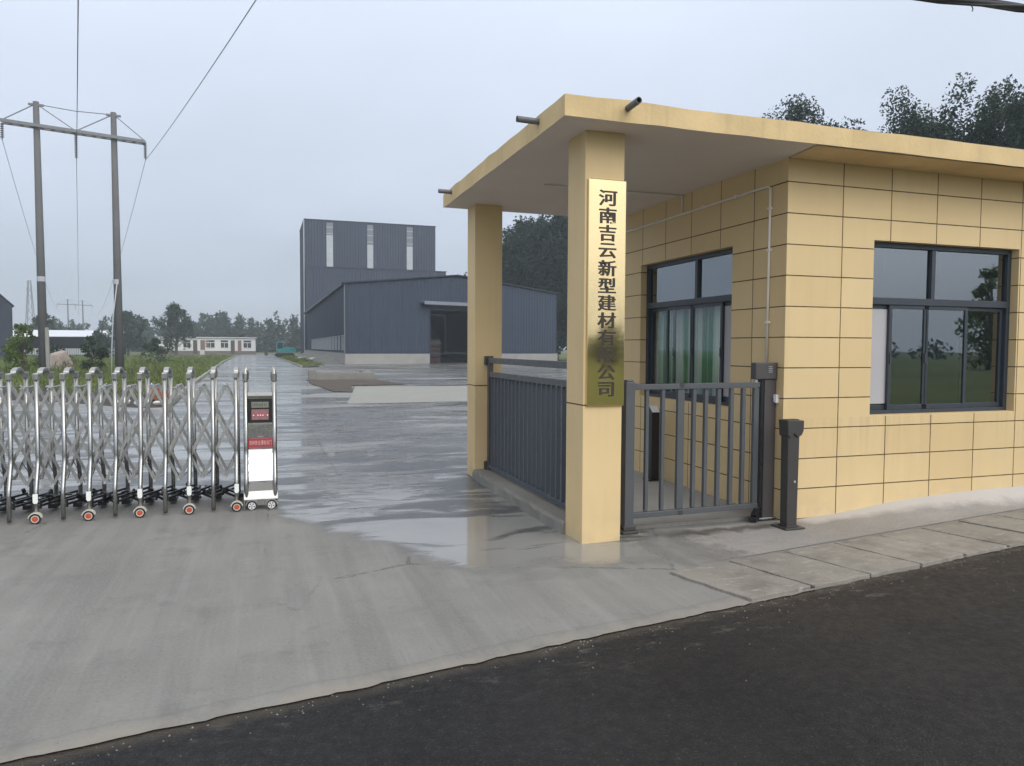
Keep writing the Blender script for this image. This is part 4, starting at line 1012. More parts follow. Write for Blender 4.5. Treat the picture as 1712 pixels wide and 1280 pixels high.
m = MB(); seg_box(m, t_c0 + 0.01, t_c1 - 0.01, 0.04, 0.35, 5.75, 6.1); m.build('door_track', 'cladding_roof', wh)
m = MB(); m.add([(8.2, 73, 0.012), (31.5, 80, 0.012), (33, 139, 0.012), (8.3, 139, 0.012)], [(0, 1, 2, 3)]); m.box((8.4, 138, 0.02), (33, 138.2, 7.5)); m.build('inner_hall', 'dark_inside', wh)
m = MB()
for q in ((A.x, A.y),): m.box((q[0] - 0.07, q[1] - 0.07, PL), (q[0] - 0.005, q[1] - 0.005, zl)); 
m.build('corner_flashing', 'galv', wh)

M['crate_red'] = simple('dull_red_crate', (0.035, 0.014, 0.012), 0.7, 0, 0.2, 3)
gs = thing('pallet_stack', (17.3, 77.2, 0), 'stack of reddish crates just inside the warehouse doorway', 'pallet stack')
for k, (z0, z1, mm) in enumerate(((0.02, 0.7, 'crate_red'), (0.75, 1.3, 'soil_wet'), (1.35, 1.8, 'crate_red'), (1.85, 2.5, 'soil_wet'))):
    m = MB(); m.box((16.75, 77.0, z0), (18.0, 78.2, z1)); m.box((16.7, 76.95, z1 - 0.08), (18.05, 77.0, z1 - 0.02)); m.build('crate', mm, gs)

# tower block behind the hall
tw = thing('tower_block', (20, 148, 0), 'tall blue grey ribbed metal tower with three vertical light strips behind the low hall', 'factory building')
TX0, TX1, TY, TZ = 7.70, 32.2, 142.0, 24.95
m = MB()
strips = [(11.66, 12.84), (19.12, 20.24), (26.60, 27.76)]
hl = [((x0 - TX0) / (TX1 - TX0), (x1 - TX0) / (TX1 - TX0), 16.45, 24.65) for x0, x1 in strips]
clad(m, (TX0, TY), (TX1, TY), lambda t: TZ, 0, 0.5, 0.05, hl); clad(m, (TX0, 158), (TX0, TY), lambda t: TZ - 0.35 * (1 - t), 0, 0.5, 0.05); clad(m, (TX1, TY), (TX1, 158), lambda t: TZ, 0, 0.5, 0.05); clad(m, (TX1, 158), (TX0, 158), lambda t: TZ, 0, 0.5, 0.05)
m.build('wall', 'cladding', tw)
m = MB(); clad(m, (7.95, 141.2), (34.1, 141.2), lambda t: 16.25, 0, 0.5, 0.05); clad(m, (34.1, 141.2), (34.1, 157), lambda t: 16.25, 0, 0.5, 0.05); clad(m, (7.95, 142), (7.95, 141.2), lambda t: 16.25, 0, 0.5, 0.05); m.build('lower_block', 'cladding', tw)
m = MB(); m.box((TX0 - 0.1, TY - 0.1, TZ), (TX1 + 0.1, 158.1, TZ + 0.15)); m.box((7.9, 141.05, 16.25), (34.2, 141.95, 16.4)); m.box((TX1 + 0.12, 141.95, 16.25), (34.2, 157, 16.4)); m.build('roof', 'cladding_roof', tw)
for i, (x0, x1) in enumerate(strips):
    zb = 22.3 if i == 0 else 20.9
    m = MB(); m.box((x0, TY + 0.03, 16.45), (x1, TY + 0.08, zb)); lp = m.build('light_strip', 'skylight', tw)
    m = MB(); m.box((x0, TY + 0.03, zb + 0.001), (x1, TY + 0.08, 24.65)); m.build('upper_panel', 'skylight_dim', lp)
    for k in range(7):
        m = MB(); m.box((x0, TY - 0.02, 16.6 + k * 1.19), (x1, TY + 0.029, 16.72 + k * 1.19)); m.build('glazing_bar', 'trim_light', lp)
m = MB(); m.tube([(TX0 - 0.1, TY - 0.12, 0), (TX0 - 0.1, TY - 0.12, TZ)], 0.10, 8); m.build('downpipe', 'trim_light', tw)

# ------------------------------------------------------------------ yard features
pt = thing('planter_bed', (3.5, 36, 0), 'low concrete planter wall with brown soil in front of the warehouse', 'planter')
m = MB(); m.box((2.30, 38.0, 0), (5.45, 38.35, 0.36)); m.box((2.22, 37.9, 0.02), (2.55, 38.4, 0.5)); m.box((5.10, 38.35, 0), (5.45, 41.3, 0.36)); m.build('wall', 'kerb', pt, bevel=0.02)
m = MB(); m.add([(2.12, 37.99, 0.02), (2.07, 33.9, 0.02), (2.5, 27.9, 0.02), (3.15, 27.4, 0.02), (3.6, 31.9, 0.02), (6.05, 32.4, 0.02), (5.46, 37.99, 0.02), (3.6, 35, 0.14), (2.9, 31.5, 0.12), (4.6, 35.5, 0.12)], [(0, 1, 8, 7), (1, 2, 8), (2, 3, 8), (3, 4, 8), (4, 9, 7, 8), (4, 5, 9), (5, 6, 9), (6, 0, 7, 9)]); m.build('soil_bed', 'soil', pt, smooth=True)
struct(sheet('pale_slab', [(3.72, 31.5), (2.34, 21.8), (6.1, 21.9), (8.5, 30.8)], 'pale_slab', 0.008))
struct(sheet('verge', [(3.10, 61.5), (4.5, 65.2), (5.6, 84), (4.8, 130), (2.6, 168), (2.2, 168), (2.6, 100)], 'field', 0.03))
struct(sheet('bare_strip', [(3.12, 61.3), (4.6, 64.9), (5.1, 72), (3.9, 70), (2.9, 78)], 'soil', 0.045))
# soil strip at the near edge of the field, field sheet and kerb beside the road
struct(sheet('soil_strip', [(-2.34, 22.3), (-2.98, 21.9), (-3.65, 22.5), (-5.6, 24.85), (-7.5, 26.35), (-20, 29.2), (-60, 33.2), (-60, 44), (-20, 38.5), (-11, 37.5), (-5, 36), (-2.75, 35.0)], 'soil_wet', -0.02))
m = MB(); pts = [(-2.36, 22.0), (-2.76, 36.0), (-3.72, 84), (-4.0, 140)]
for a, b in zip(pts[:-1], pts[1:]): m.bar((a[0] - 0.06, a[1], 0.05), (b[0] - 0.06, b[1], 0.05), 0.15, 0.16)
struct(m.build('road_kerb', 'pale_slab'))
m = MB(); m.bar((3.05, 61.6, 0.05), (2.55, 100, 0.05), 0.14, 0.16); struct(m.build('road_kerb', 'pale_slab'))

# earth bank against the hall's long side
m = MB(); r_ = random.Random(21); bv = []
for k in range(19):
    y_ = 72.2 + k * 3.7; h = 0.62 * min(1, k / 3.0) * r_.uniform(0.85, 1.15); bv += [(7.50, y_, max(0.02, h)), (7.1, y_, max(0.015, h * 0.7)), (6.3 - min(1, k / 8) * 0.5, y_, 0.0)]
m.add(bv, [(k * 3 + j, k * 3 + j + 1, k * 3 + 4 + j, k * 3 + 3 + j) for k in range(18) for j in range(2)])
struct(m.build('earth_bank', 'kerb', smooth=True))

# ------------------------------------------------------------------ power line
def insulator(m, x, y, zt, zb):
    m.tube([(x, y, zt), (x, y, zb)], 0.02, 6, 0)
    n = max(4, int((zt - zb) / 0.13))
    for k in range(n):
        z_ = zt - 0.12 - (zt - zb - 0.2) * k / n; m.tube([(x, y, z_), (x, y, z_ - 0.05)], [0.05, 0.10], 8, 0)
def hframe(name, loc, s, px0, px1, zt0, zt1, ca, cb, label):
    """ca, cb: ends of the crossarm (x, z)"""
    X, Y = loc
    r = thing(name, (X, Y, 0), label, 'power pylon', 'twin concrete pole pylons of the power line')
    def armz(x): return ca[1] + (cb[1] - ca[1]) * (x - ca[0]) / (cb[0] - ca[0])
    for px_, zt in ((px0, zt0), (px1, zt1)):
        m = MB(); m.tube([(px_ + 0.06 * s, Y, -0.2), (px_ + 0.03 * s, Y, zt * 0.5), (px_, Y, zt)], [0.225 * s, 0.185 * s, 0.14 * s], 14); m.build('pole', 'pole', r, smooth=True)
    m = MB()
    for d in (-0.24, 0.24): m.bar((ca[0], Y + d * s, ca[1]), (cb[0], Y + d * s, cb[1]), 0.09 * s, 0.16 * s)
    k = 14
    for i in range(k):
        x0 = ca[0] + (cb[0] - ca[0]) * i / k; x1 = ca[0] + (cb[0] - ca[0]) * (i + 1) / k
        m.bar((x0, Y - 0.24 * s, armz(x0)), (x1, Y + 0.24 * s, armz(x1)), 0.05 * s, 0.06 * s)
    m.build('crossarm', 'galv', r)
    xm = (px0 + px1) / 2
    m = MB()
    for p_, q in (((px0, zt0 - 0.1), ca), ((px0, zt0 - 0.1), (xm, armz(xm))), ((px1, zt1 - 0.1), (xm, armz(xm))), ((px1, zt1 - 0.1), cb)): m.bar((p_[0], Y, p_[1]), (q[0], Y, q[1] + 0.06), 0.045 * s, 0.045 * s)
    m.tube([(px0, Y, zt0 - 0.12), (xm, Y, (zt0 + zt1) / 2 - 0.2), (px1, Y, zt1 - 0.12)], 0.022 * s, 6)
    for p_, z_ in ((px0, zt0), (px1, zt1)): m.bar((p_ - 0.35 * s, Y, z_ - 0.14), (p_ + 0.35 * s, Y, z_ - 0.16), 0.12 * s, 0.10 * s)
    m.build('brace', 'galv', r)
    for x, drop in ((ca[0] + 0.02, 0.95), (xm, 1.45), (cb[0] - 0.02, 0.95)):
        m = MB(); insulator(m, x, Y, armz(x), armz(x) - drop * s); m.build('insulator', 'insulator', r)
    return r
pyl = hframe('power_pylon', (-9.1, 45), 1.0, -10.94, -7.35, 14.28, 14.10, (-12.50, 13.14), (-5.82, 12.66), 'near twin pole concrete pylon with crossarm standing in the field')
for x, z_ in ((-10.90, 5.13), (-7.33, 5.10)): m = MB(); m.tube([(x, 45, z_ - 0.13), (x, 45, z_ + 0.13)], 0.205, 14, 0); m.build('white_band', 'trim_light', pyl)
m = MB(); m.tube([(-7.30, 44.72, 4.97), (-7.50, 44.60, 3.2), (-7.56, 44.45, 1.6), (-7.58, 44.3, 0.0)], 0.03, 6); m.build('ground_wire', 'trim_light', pyl, smooth=True)
m = MB(); m.tube([(-10.66, 44.80, 2.6), (-10.62, 44.76, 0.0)], 0.10, 8); m.build('cable_guard', 'pale_slab', pyl)
hframe('power_pylon', (-50, 240), 1.0, -51.76, -48.03, 14.76, 14.51, (-54.45, 13.34), (-45.64, 13.15), 'far hazy twin pole pylon seen between the near poles')
def wire(x0, y0, z0, dx, slope, span, name, label, x1f=None):
    m = MB(); pts = []
    for k in range(41):
        t_ = span * k / 40; sg_ = -1 if span > 0 else 1
        a = abs(t_); pts.append((x0 + dx * t_, y0 + t_, z0 - slope * a + slope / abs(span) * a * a))
    m.tube(pts, 0.0125, 6); o = m.build(name, 'wire', smooth=True); return tag(o, label, 'power line', 'power line conductors')
ins = [(-12.48, 12.17, 'left'), (-9.14, 11.45, 'middle'), (-5.84, 11.71, 'right')]
for x_, z_, nm in ins:
    wire(x_, 45, z_, -0.2066, 0.115, -200, 'power_wire', f'overhead wire rising towards the viewer from the {nm} insulator of the near pylon')
    wire(x_, 45, z_, -0.205, 0.085, 195, 'power_wire', f'overhead wire sagging away behind the {nm} insulator of the near pylon')

# thick bundled cable overhead at the top right
m = MB(); cpts = []
for k in range(61):
    q = -12 + 30 * k / 60; cpts.append((5.55 + q * 0.99, 5.0 + q * 0.05, 4.665 + 0.09 * q + 0.004 * q * q))
r_ = random.Random(2)
cab = None
m.tube(cpts, 0.030, 10)
for ph in (0, 2.1, 4.2): m.tube([(p_[0], p_[1] + 0.034 * math.sin(i * 0.9 + ph), p_[2] + 0.032 * math.cos(i * 0.9 + ph)) for i, p_ in enumerate(cpts)], 0.012, 6)
o = m.build('overhead_cable', 'cable', smooth=True); tag(o, 'thick black bundled cable hanging across the top right corner', 'cable')
for a, b, c_ in (((4.75, 5.0, 4.60), (4.95, 5.0, 4.575), (5.2, 5.0, 4.615)), ((5.9, 5.0, 4.675), (5.93, 5.0, 4.63), (5.92, 5.0, 4.61))):
    m = MB(); m.tube([a, b, c_], 0.005, 6); w_ = m.build('tie_wire', 'cable', o, smooth=True)

# ------------------------------------------------------------------ far buildings
hs = thing('white_house', (-12, 190, 0), 'long white single storey house with windows and doors at the end of the road', 'house')
K = 0.868
HX0, HX1, HY = -22.6 * K, -1.3 * K, 165.0
m = MB(); m.box((HX0, HY, 0.72), (HX1, HY + 6, 3.4)); m.build('wall', 'whitewall', hs)
m = MB(); m.box((HX0 - 0.02, HY - 0.03, -0.1), (HX1 + 0.02, HY + 6, 0.72)); m.build('base', 'brickbase', hs)
m = MB(); m.box((HX0 - 0.3, HY - 0.35, 3.4), (HX1 + 0.3, HY + 6.3, 3.56)); m.build('roof', 'whiteroof', hs)
for x0, x1 in ((-21.4, -19.7), (-17.3, -15.8), (-12.2, -10.5), (-9.1, -7.5), (-4.0, -2.3)):
    x0, x1 = x0 * K, x1 * K
    m = MB(); m.box((x0, HY - 0.05, 1.4), (x1, HY - 0.002, 2.9)); wd = m.build('window', 'glass_far', hs)
    m = MB(); m.box((x0, HY - 0.10, 2.38), (x1, HY - 0.052, 2.50)); m.box(((x0 + x1) / 2 - 0.05, HY - 0.10, 1.4), ((x0 + x1) / 2 + 0.05, HY - 0.052, 2.38)); m.box((x0 - 0.08, HY - 0.10, 1.32), (x1 + 0.08, HY - 0.052, 1.4)); m.build('frame', 'whitewall', wd)
for x0, x1, mm in ((-15.2, -14.3, 'brown_door'), (-13.6, -12.6, 'rose_door'), (-6.9, -6.0, 'brown_door'), (-5.3, -4.5, 'rose_door')):
    x0, x1 = x0 * K, x1 * K
    m = MB(); m.box((x0, HY - 0.08, 0.15), (x1, HY - 0.035, 2.9)); m.build('door', mm, hs)
m = MB()
for k in range(3): m.box((HX1 - 9.7, HY - 0.06, 1.5 + k * 0.5), (HX1 - 9.0, HY - 0.004, 1.85 + k * 0.5))
m.build('notice_board', 'brickbase', hs)
m = MB(); m.box((-11.2, 155, 0.02), (-10.4, 155.6, 0.95)); o = m.build('white_box', 'debris_white', bevel=0.03); tag(o, 'small white box on the ground in front of the long white house', 'box')

sh = thing('open_shed', (-33, 152, 0), 'long open shed with white sheet roof on thin posts', 'shed')
m = MB(); m.add([(-43, 149.5, 3.15), (-24.4, 149.5, 3.25), (-24.2, 158, 4.4), (-43, 158, 4.4), (-43, 149.5, 3.27), (-24.4, 149.5, 3.37), (-24.2, 158, 4.52), (-43, 158, 4.52)], [(0, 3, 2, 1), (4, 5, 6, 7), (0, 1, 5, 4), (1, 2, 6, 5), (2, 3, 7, 6), (3, 0, 4, 7)]); m.build('roof', 'whiteroof', sh)
for x in (-41, -36, -29.4, -24.9):
    m = MB(); w_ = 0.3 if x > -26 else 0.09; m.box((x - w_, 150, 0), (x + w_, 150.3, 3.2)); m.build('post', 'trim_light', sh)
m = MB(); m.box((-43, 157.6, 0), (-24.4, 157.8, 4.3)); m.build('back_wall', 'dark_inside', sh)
m = MB()
for k in range(54): m.box((-43 + k * 0.34, 149.8, 0.05), (-43 + k * 0.34 + 0.26, 149.86, 1.15))
m.build('low_wall', 'trim_light', sh)

def turn(m, piv, ang):
    c_, s_ = math.cos(ang), math.sin(ang); m.v = [(piv[0] + (a - piv[0]) * c_ - (b - piv[1]) * s_, piv[1] + (a - piv[0]) * s_ + (b - piv[1]) * c_, z) for a, b, z in m.v]
db = thing('dark_shed', (-33, 110, 0), 'dark metal building with sloping roof at the left edge', 'building')
m = MB(); m.prism([(-28.3, -0.1), (-28.3, 6.45), (-32.5, 10.6), (-37, 6.4), (-37, -0.1)], 'y', 104, 128); turn(m, (-28.3, 104), R(19)); m.build('wall', 'cladding_roof', db)
m = MB()
for (a, b) in (((-28.1, 6.3), (-32.5, 10.72)), ((-32.5, 10.72), (-37.2, 6.25))):
    m.prism([a, b, (b[0], b[1] + 0.12), (a[0], a[1] + 0.12)], 'y', 103.8, 128.2)
turn(m, (-28.3, 104), R(19)); m.build('roof', 'cladding_roof', db)

lt = thing('lattice_tower', (-106.8, 420, 0), 'very faint lattice mast in the haze at the left', 'mast')
m = MB()
for sx in (-1, 1):
    for sy in (-1, 1): m.bar((-106.8 + sx * 2.2, 420 + sy * 2.2, 0), (-106.8 + sx * 0.5, 420 + sy * 0.5, 33.4), 0.35, 0.35)
for k in range(8):
    z0 = k * 4.1; w0 = 2.2 - 1.7 * z0 / 33.4; w1 = 2.2 - 1.7 * (z0 + 4.1) / 33.4; m.bar((-106.8 - w0, 417.8, z0), (-106.8 + w1, 417.8, z0 + 4.1), 0.2, 0.2); m.bar((-106.8 + w0, 417.8, z0), (-106.8 - w1, 417.8, z0 + 4.1), 0.2, 0.2)
m.build('mast', 'galv', lt)

# ------------------------------------------------------------------ mini excavator by the road end
ex = thing('excavator', (3.7, 126, 0), 'teal excavator with cab parked at the far end of the road', 'excavator')
for y_ in (125.0, 126.6):
    m = MB(); m.prism([(2.3, 0.05), (2.05, 0.32), (2.3, 0.62), (4.9, 0.62), (5.15, 0.32), (4.9, 0.05)], 'y', y_, y_ + 0.45); m.build('track', 'rubber', ex, bevel=0.03)
m = MB(); m.prism([(3.1, 0.7), (3.1, 1.05), (3.4, 1.5), (5.0, 1.55), (5.35, 1.2), (5.35, 0.75)], 'y', 124.95, 127.05); m.build('body', 'teal', ex, bevel=0.06)
m = MB(); m.prism([(2.35, 0.75), (2.30, 1.5), (2.45, 2.45), (3.45, 2.5), (3.45, 0.75)], 'y', 125.0, 126.2); cb_ = m.build('cab', 'teal', ex, bevel=0.05)
m = MB(); m.prism([(2.45, 1.35), (2.52, 2.3), (3.3, 2.32), (3.3, 1.35)], 'y', 124.97, 126.23); m.build('window', 'glass_far', cb_)
m = MB(); m.bar((2.5, 126.6, 0.95), (1.2, 126.6, 2.2), 0.22, 0.3); m.bar((1.2, 126.6, 2.2), (0.75, 126.6, 0.9), 0.2, 0.24); m.build('boom', 'iron_dark', ex, bevel=0.02)
m = MB(); m.prism([(0.95, 0.95), (0.55, 0.85), (0.45, 0.35), (0.8, 0.12), (1.1, 0.4)], 'y', 126.3, 126.9); m.build('bucket', 'iron_dark', ex)

# ------------------------------------------------------------------ vegetation
def leaf_cloud(name, clumps, size, mat, seed, parent=None, up=0.25, aspect=1.0):
    """clumps: (cx,cy,cz,rx,ry,rz,n). Many small four sided leaves through the volume of each clump."""
    g = np.random.default_rng(seed); P = []
    for (cx, cy, cz, rx, ry, rz, n) in clumps:
        d = g.normal(size=(n, 3)) * 0.55; d *= np.minimum(1.0, 1.15 / (np.linalg.norm(d, axis=1, keepdims=True) + 1e-9))
        P.append(np.array([cx, cy, cz]) + d * np.array([rx, ry, rz]))
    P = np.concatenate(P); n = len(P)
    u = g.normal(size=(n, 3)); u /= np.linalg.norm(u, axis=1, keepdims=True)
    w = g.normal(size=(n, 3)); w[:, 2] += up; w = np.cross(u, w); w /= np.linalg.norm(w, axis=1, keepdims=True) + 1e-9
    s = size * g.uniform(0.6, 1.3, size=(n, 1))
    V = np.stack([P - u * s, P + w * s * 0.55 * aspect, P + u * s, P - w * s * 0.55 * aspect], 1).reshape(-1, 3)
    me = bpy.data.meshes.new(name); me.vertices.add(4 * n); me.vertices.foreach_set('co', V.astype(np.float32).ravel())
    me.loops.add(4 * n); me.loops.foreach_set('vertex_index', np.arange(4 * n, dtype=np.int32))
    me.polygons.add(n); me.polygons.foreach_set('loop_start', np.arange(0, 4 * n, 4, dtype=np.int32)); me.polygons.foreach_set('loop_total', np.full(n, 4, dtype=np.int32))
    me.update(calc_edges=True); me.materials.append(M[mat])
    o = bpy.data.objects.new(name, me); C.objects.link(o)
    if parent is not None: o.parent = parent
    return o
def poplar(h, rad, seed, nlimb, dens, size, label, loc, group, rz=0.0):
    r_ = random.Random(seed); T = thing('poplar_tree', loc, label, 'tree', group)
    tr_ = MB(); tr_.tube([(0, 0, -0.2), (0.1, 0, h * 0.3), (0.0, 0.1, h * 0.6), (0.05, 0, h * 0.9)], [0.022 * h, 0.017 * h, 0.010 * h, 0.003 * h], 9)
    cl = []
    for k in range(nlimb):
        a = 2 * math.pi * k / nlimb + r_.uniform(-.4, .4); b = r_.uniform(0.12, 0.45) * h; rr_ = rad * r_.uniform(0.35, 1.0); tip = h * r_.uniform(0.80, 1.0) * (1 - 0.12 * (rr_ / rad))
        if k == 0: rr_, tip = rad * 0.12, h
        p0 = Vector((0, 0, b)); p1 = Vector((rr_ * 0.75 * math.cos(a), rr_ * 0.75 * math.sin(a), b + (tip - b) * 0.42)); p2 = Vector((rr_ * math.cos(a), rr_ * math.sin(a), tip))
        pts = [p0, p0.lerp(p1, 0.5), p1, p1.lerp(p2, 0.5), p2]; tr_.tube(pts, [0.009 * h, 0.008 * h, 0.006 * h, 0.004 * h, 0.001 * h], 6)
        nst = 9
        for q in range(nst):
            t_ = q / (nst - 1); p_ = p0.lerp(p1, min(1, t_ * 2)) if t_ < 0.5 else p1.lerp(p2, (t_ - 0.5) * 2)
            if p_.z < h * 0.14: continue
            wd_ = rad * 0.32 * (1.0 - 0.32 * t_ ** 2)
            for _ in range(4):
                off = Vector((r_.gauss(0, 1), r_.gauss(0, 1), r_.gauss(0, 0.7))) * wd_ * 0.75
                s_ = wd_ * r_.uniform(0.4, 0.85); cl.append((p_.x + off.x, p_.y + off.y, p_.z + off.z, s_, s_, s_ * 1.5, int(dens * (0.15 + s_ * s_) * 0.9)))
    tr_.build('trunk', 'bark', T).location = (0, 0, 0)
    T.children[0].data.transform(Matrix.Translation(Vector(loc)))
    leaf_cloud('crown', cl, size, 'leaf_poplar', seed, T)
    T.rotation_euler.z = rz
    return T
def roundtree(h, r0, seed, ncl, n, size, label, loc, group, name='tree', mat='leaf_far', base=0.25):
    r_ = random.Random(seed); T = thing(name, loc, label, 'tree', group); m = MB()
    m.tube([(0, 0, -0.2), (0.05 * h * 0.3, 0, h * 0.35), (0, 0, h * 0.8)], [0.03 * h, 0.022 * h, 0.006 * h], 8); cl = []
    for k in range(ncl):
        a = r_.uniform(0, 2 * math.pi); q = r_.uniform(0, 1); z_ = h * (base + (1 - base) * q); wr = r0 * math.sin(math.pi * min(0.97, 0.22 + 0.72 * q)) * r_.uniform(0.3, 1.0)
        p_ = Vector((wr * math.cos(a), wr * math.sin(a), z_)); s_ = r0 * r_.uniform(0.16, 0.34) * (1.1 - 0.5 * q); cl.append((p_.x, p_.y, p_.z, s_, s_, s_ * r_.uniform(0.7, 1.2), n))
        m.tube([(0, 0, z_ * 0.6), p_ * 0.6 + Vector((0, 0, z_ * 0.3)), p_], [0.010 * h, 0.006 * h, 0.002 * h], 5)
    m.build('trunk', 'bark', T); T.children[0].data.transform(Matrix.Translation(Vector(loc)))
    leaf_cloud('crown', cl, size, mat, seed, T); return T

G1 = 'tall poplars behind the guardhouse'
poplar(17.4, 4.6, 11, 17, 560, 0.105, 'poplar whose top shows left of the others over the guardhouse roof', (34.2, 42.0, 0), G1)
poplar(15.7, 5.2, 12, 20, 560, 0.105, 'broad dense poplar in the middle over the guardhouse roof', (38.9, 38.0, 0), G1)
poplar(16.3, 4.9, 13, 19, 560, 0.105, 'dark poplar over the guardhouse roof at the right edge', (41.0, 33.0, 0), G1)
poplar(14.3, 3.4, 14, 9, 450, 0.105, 'smaller poplar peeping over the roof between the two big ones', (40.6, 36.0, 0), G1)
poplar(15.8, 3.2, 15, 10, 450, 0.105, 'low poplar top just above the roof beside the left poplar', (38.0, 42.5, 0), G1)
poplar(15.6, 2.6, 16, 8, 420, 0.105, 'wispy poplar tip just clearing the roof at the left', (30.6, 42.0, 0), G1)
G2 = 'tall poplars beside the warehouse'
poplar(18.3, 4.6, 31, 11, 200, 0.22, 'poplar seen left through the canopy opening beside the warehouse', (33.0, 97.0, 0), G2)
poplar(20.3, 5.0, 32, 12, 200, 0.22, 'tallest dark poplar seen through the canopy opening', (37.2, 94.0, 0), G2)
poplar(20, 4.8, 33, 11, 200, 0.22, 'dark poplar next to the front column, beside the warehouse wall', (41.0, 91.0, 0), G2)
poplar(19.5, 5.0, 34, 11, 180, 0.24, 'poplar behind the others at the back of the warehouse', (39.0, 104.0, 0), G2)

roundtree(9.1, 3.5, 51, 60, 90, 0.2, 'dark bushy tree in front of the long white house', (-14.9, 150, 0), None)
roundtree(7.6, 4.0, 52, 50, 60, 0.26, 'rounded tree behind the right pole of the near pylon', (-22.9, 150, 0), None)
roundtree(7.7, 2.6, 53, 36, 50, 0.26, 'small flat topped tree showing above the shed roof', (-40.8, 170, 0), None, base=0.55)
roundtree(3.6, 2.2, 54, 30, 50, 0.18, 'dark shrub in the field left of the white house', (-22.5, 120, 0), None, 'shrub', base=0.05)
roundtree(2.7, 1.1, 55, 34, 60, 0.085, 'light green leafy shrub beside the left pylon pole', (-12.1, 46, 0), None, 'shrub', 'leaf_bush', 0.05)
roundtree(2.1, 1.0, 56, 26, 60, 0.085, 'low green shrub between the boulder and the pole', (-10.0, 52, 0), None, 'shrub', 'leaf_far', 0.05)
roundtree(1.2, 0.8, 57, 20, 60, 0.07, 'low yellowish bush at the left edge of the field', (-15.2, 47, 0), None, 'shrub', 'leaf_bush', 0.03)
roundtree(1.8, 1.6, 58, 26, 60, 0.10, 'rounded shrub in front of the shed', (-16.5, 72, 0), None, 'shrub', 'leaf_far', 0.05)
roundtree(2.2, 1.5, 59, 26, 60, 0.10, 'shrub to the right of the right pylon pole', (-9.0, 75, 0), None, 'shrub', 'leaf_far', 0.05)

# the far wood: one hazy mass
g = random.Random(77); cl = []
for k in range(230):
    x = g.uniform(-125, 24); y_ = g.uniform(228, 270); h = g.uniform(5.5, 9.5) * (y_ / 245) + (2.0 if x > -20 else 0) - (1.5 if x < -45 else 0)
    w_ = g.uniform(1.6, 3.4)
    for q in range(7):
        f_ = q / 6; rr_ = w_ * (1 - 0.65 * f_) * g.uniform(0.7, 1.1); cl.append((x + g.uniform(-1, 1) * w_ * 0.4, y_ + g.uniform(-1, 1), 0.8 + h * f_ * 0.92, rr_, rr_, h * 0.12, int(36 * rr_)))
o = leaf_cloud('far_wood', cl, 0.55, 'leaf_far', 5); tag(o, 'hazy belt of trees along the horizon', 'wood', None, 'stuff')
# trees across the road behind the viewer, seen mirrored in the windows and the brass plate
G3 = 'trees across the road'
roundtree(8.4, 3.0, 61, 50, 60, 0.2, 'broad tree across the road mirrored in the right pane of the front window', (60, -36, 0), G3, mat='leaf_bush', base=0.06)
roundtree(4.4, 3.6, 62, 50, 60, 0.25, 'bushy tree across the road mirrored low in the brass plate', (35, -60, 0), G3, mat='leaf_bush', base=0.06)
roundtree(3.4, 2.6, 63, 46, 60, 0.25, 'low tree across the road, next to the one mirrored in the brass plate', (27, -55, 0), G3, mat='leaf_bush', base=0.06)
roundtree(4.6, 3.6, 64, 46, 60, 0.25, 'low tree across the road mirrored in the left front pane', (47, -64, 0), G3, mat='leaf_bush', base=0.06)
cl = []
for k in range(60):
    x = g.uniform(-60, 110); y_ = g.uniform(-120, -85); h = g.uniform(1.5, 3.2); cl.append((x, y_, h * 0.5, 3.2, 2.5, h * 0.6, 150))
o = leaf_cloud('field_hedge', cl, 0.5, 'leaf_far', 6); tag(o, 'dark green hedge across the field on the other side of the road', 'hedge', None, 'stuff')

# grass and weeds in the field
def inside_field(x, y_):
    if y_ < 37 + max(0, (-x - 11)) * 0.12: return False
    lim = -2.9 - (y_ - 36) * 0.02
    return x < lim
gn = np.random.default_rng(8); tri = []
tufts = []
while len(tufts) < 5200:
    y_ = 36 + 95 * gn.uniform() ** 1.9; x = gn.uniform(-0.55 * y_ - 2, -2.9)
    if inside_field(x, y_): tufts.append((x, y_))
for _ in range(320):
    tufts.append((gn.uniform(3.1, 5.2), gn.uniform(66, 120)))
for _ in range(500):
    x = gn.uniform(-25, -3); tufts.append((x, 26.5 + gn.uniform(0, 10) + max(0, -x - 6) * 0.25))
P, Q = [], []
for (x, y_) in tufts:
    hh = gn.uniform(0.08, 0.26) * (1.0 + 0.9 * (math.sin(x * 0.31 + 1.3) * math.sin(y_ * 0.23) > 0.25))
    for b in range(9):
        ox, oy = gn.normal(0, 0.16, 2); lx, ly = gn.normal(0, 0.13, 2); ww = 0.012 + 0.0007 * y_; h2 = hh * gn.uniform(0.5, 1.15); an = gn.uniform(0, math.pi)
        bx, by = x + ox, y_ + oy; c_, s_ = math.cos(an) * ww, math.sin(an) * ww
        P += [(bx - c_, by - s_, -0.06), (bx + c_, by + s_, -0.06), (bx + lx, by + ly, h2)]
me = bpy.data.meshes.new('field_grass'); n = len(P); me.vertices.add(n); me.vertices.foreach_set('co', np.array(P, dtype=np.float32).ravel()); me.loops.add(n); me.loops.foreach_set('vertex_index', np.arange(n, dtype=np.int32))
me.polygons.add(n // 3); me.polygons.foreach_set('loop_start', np.arange(0, n, 3, dtype=np.int32)); me.polygons.foreach_set('loop_total', np.full(n // 3, 3, dtype=np.int32)); me.update(calc_edges=True); me.materials.append(M['grass'])
o = bpy.data.objects.new('field_grass', me); C.objects.link(o); tag(o, 'rough yellow green grass growing in the field', 'grass', None, 'stuff')
m = MB(); r_ = random.Random(14)
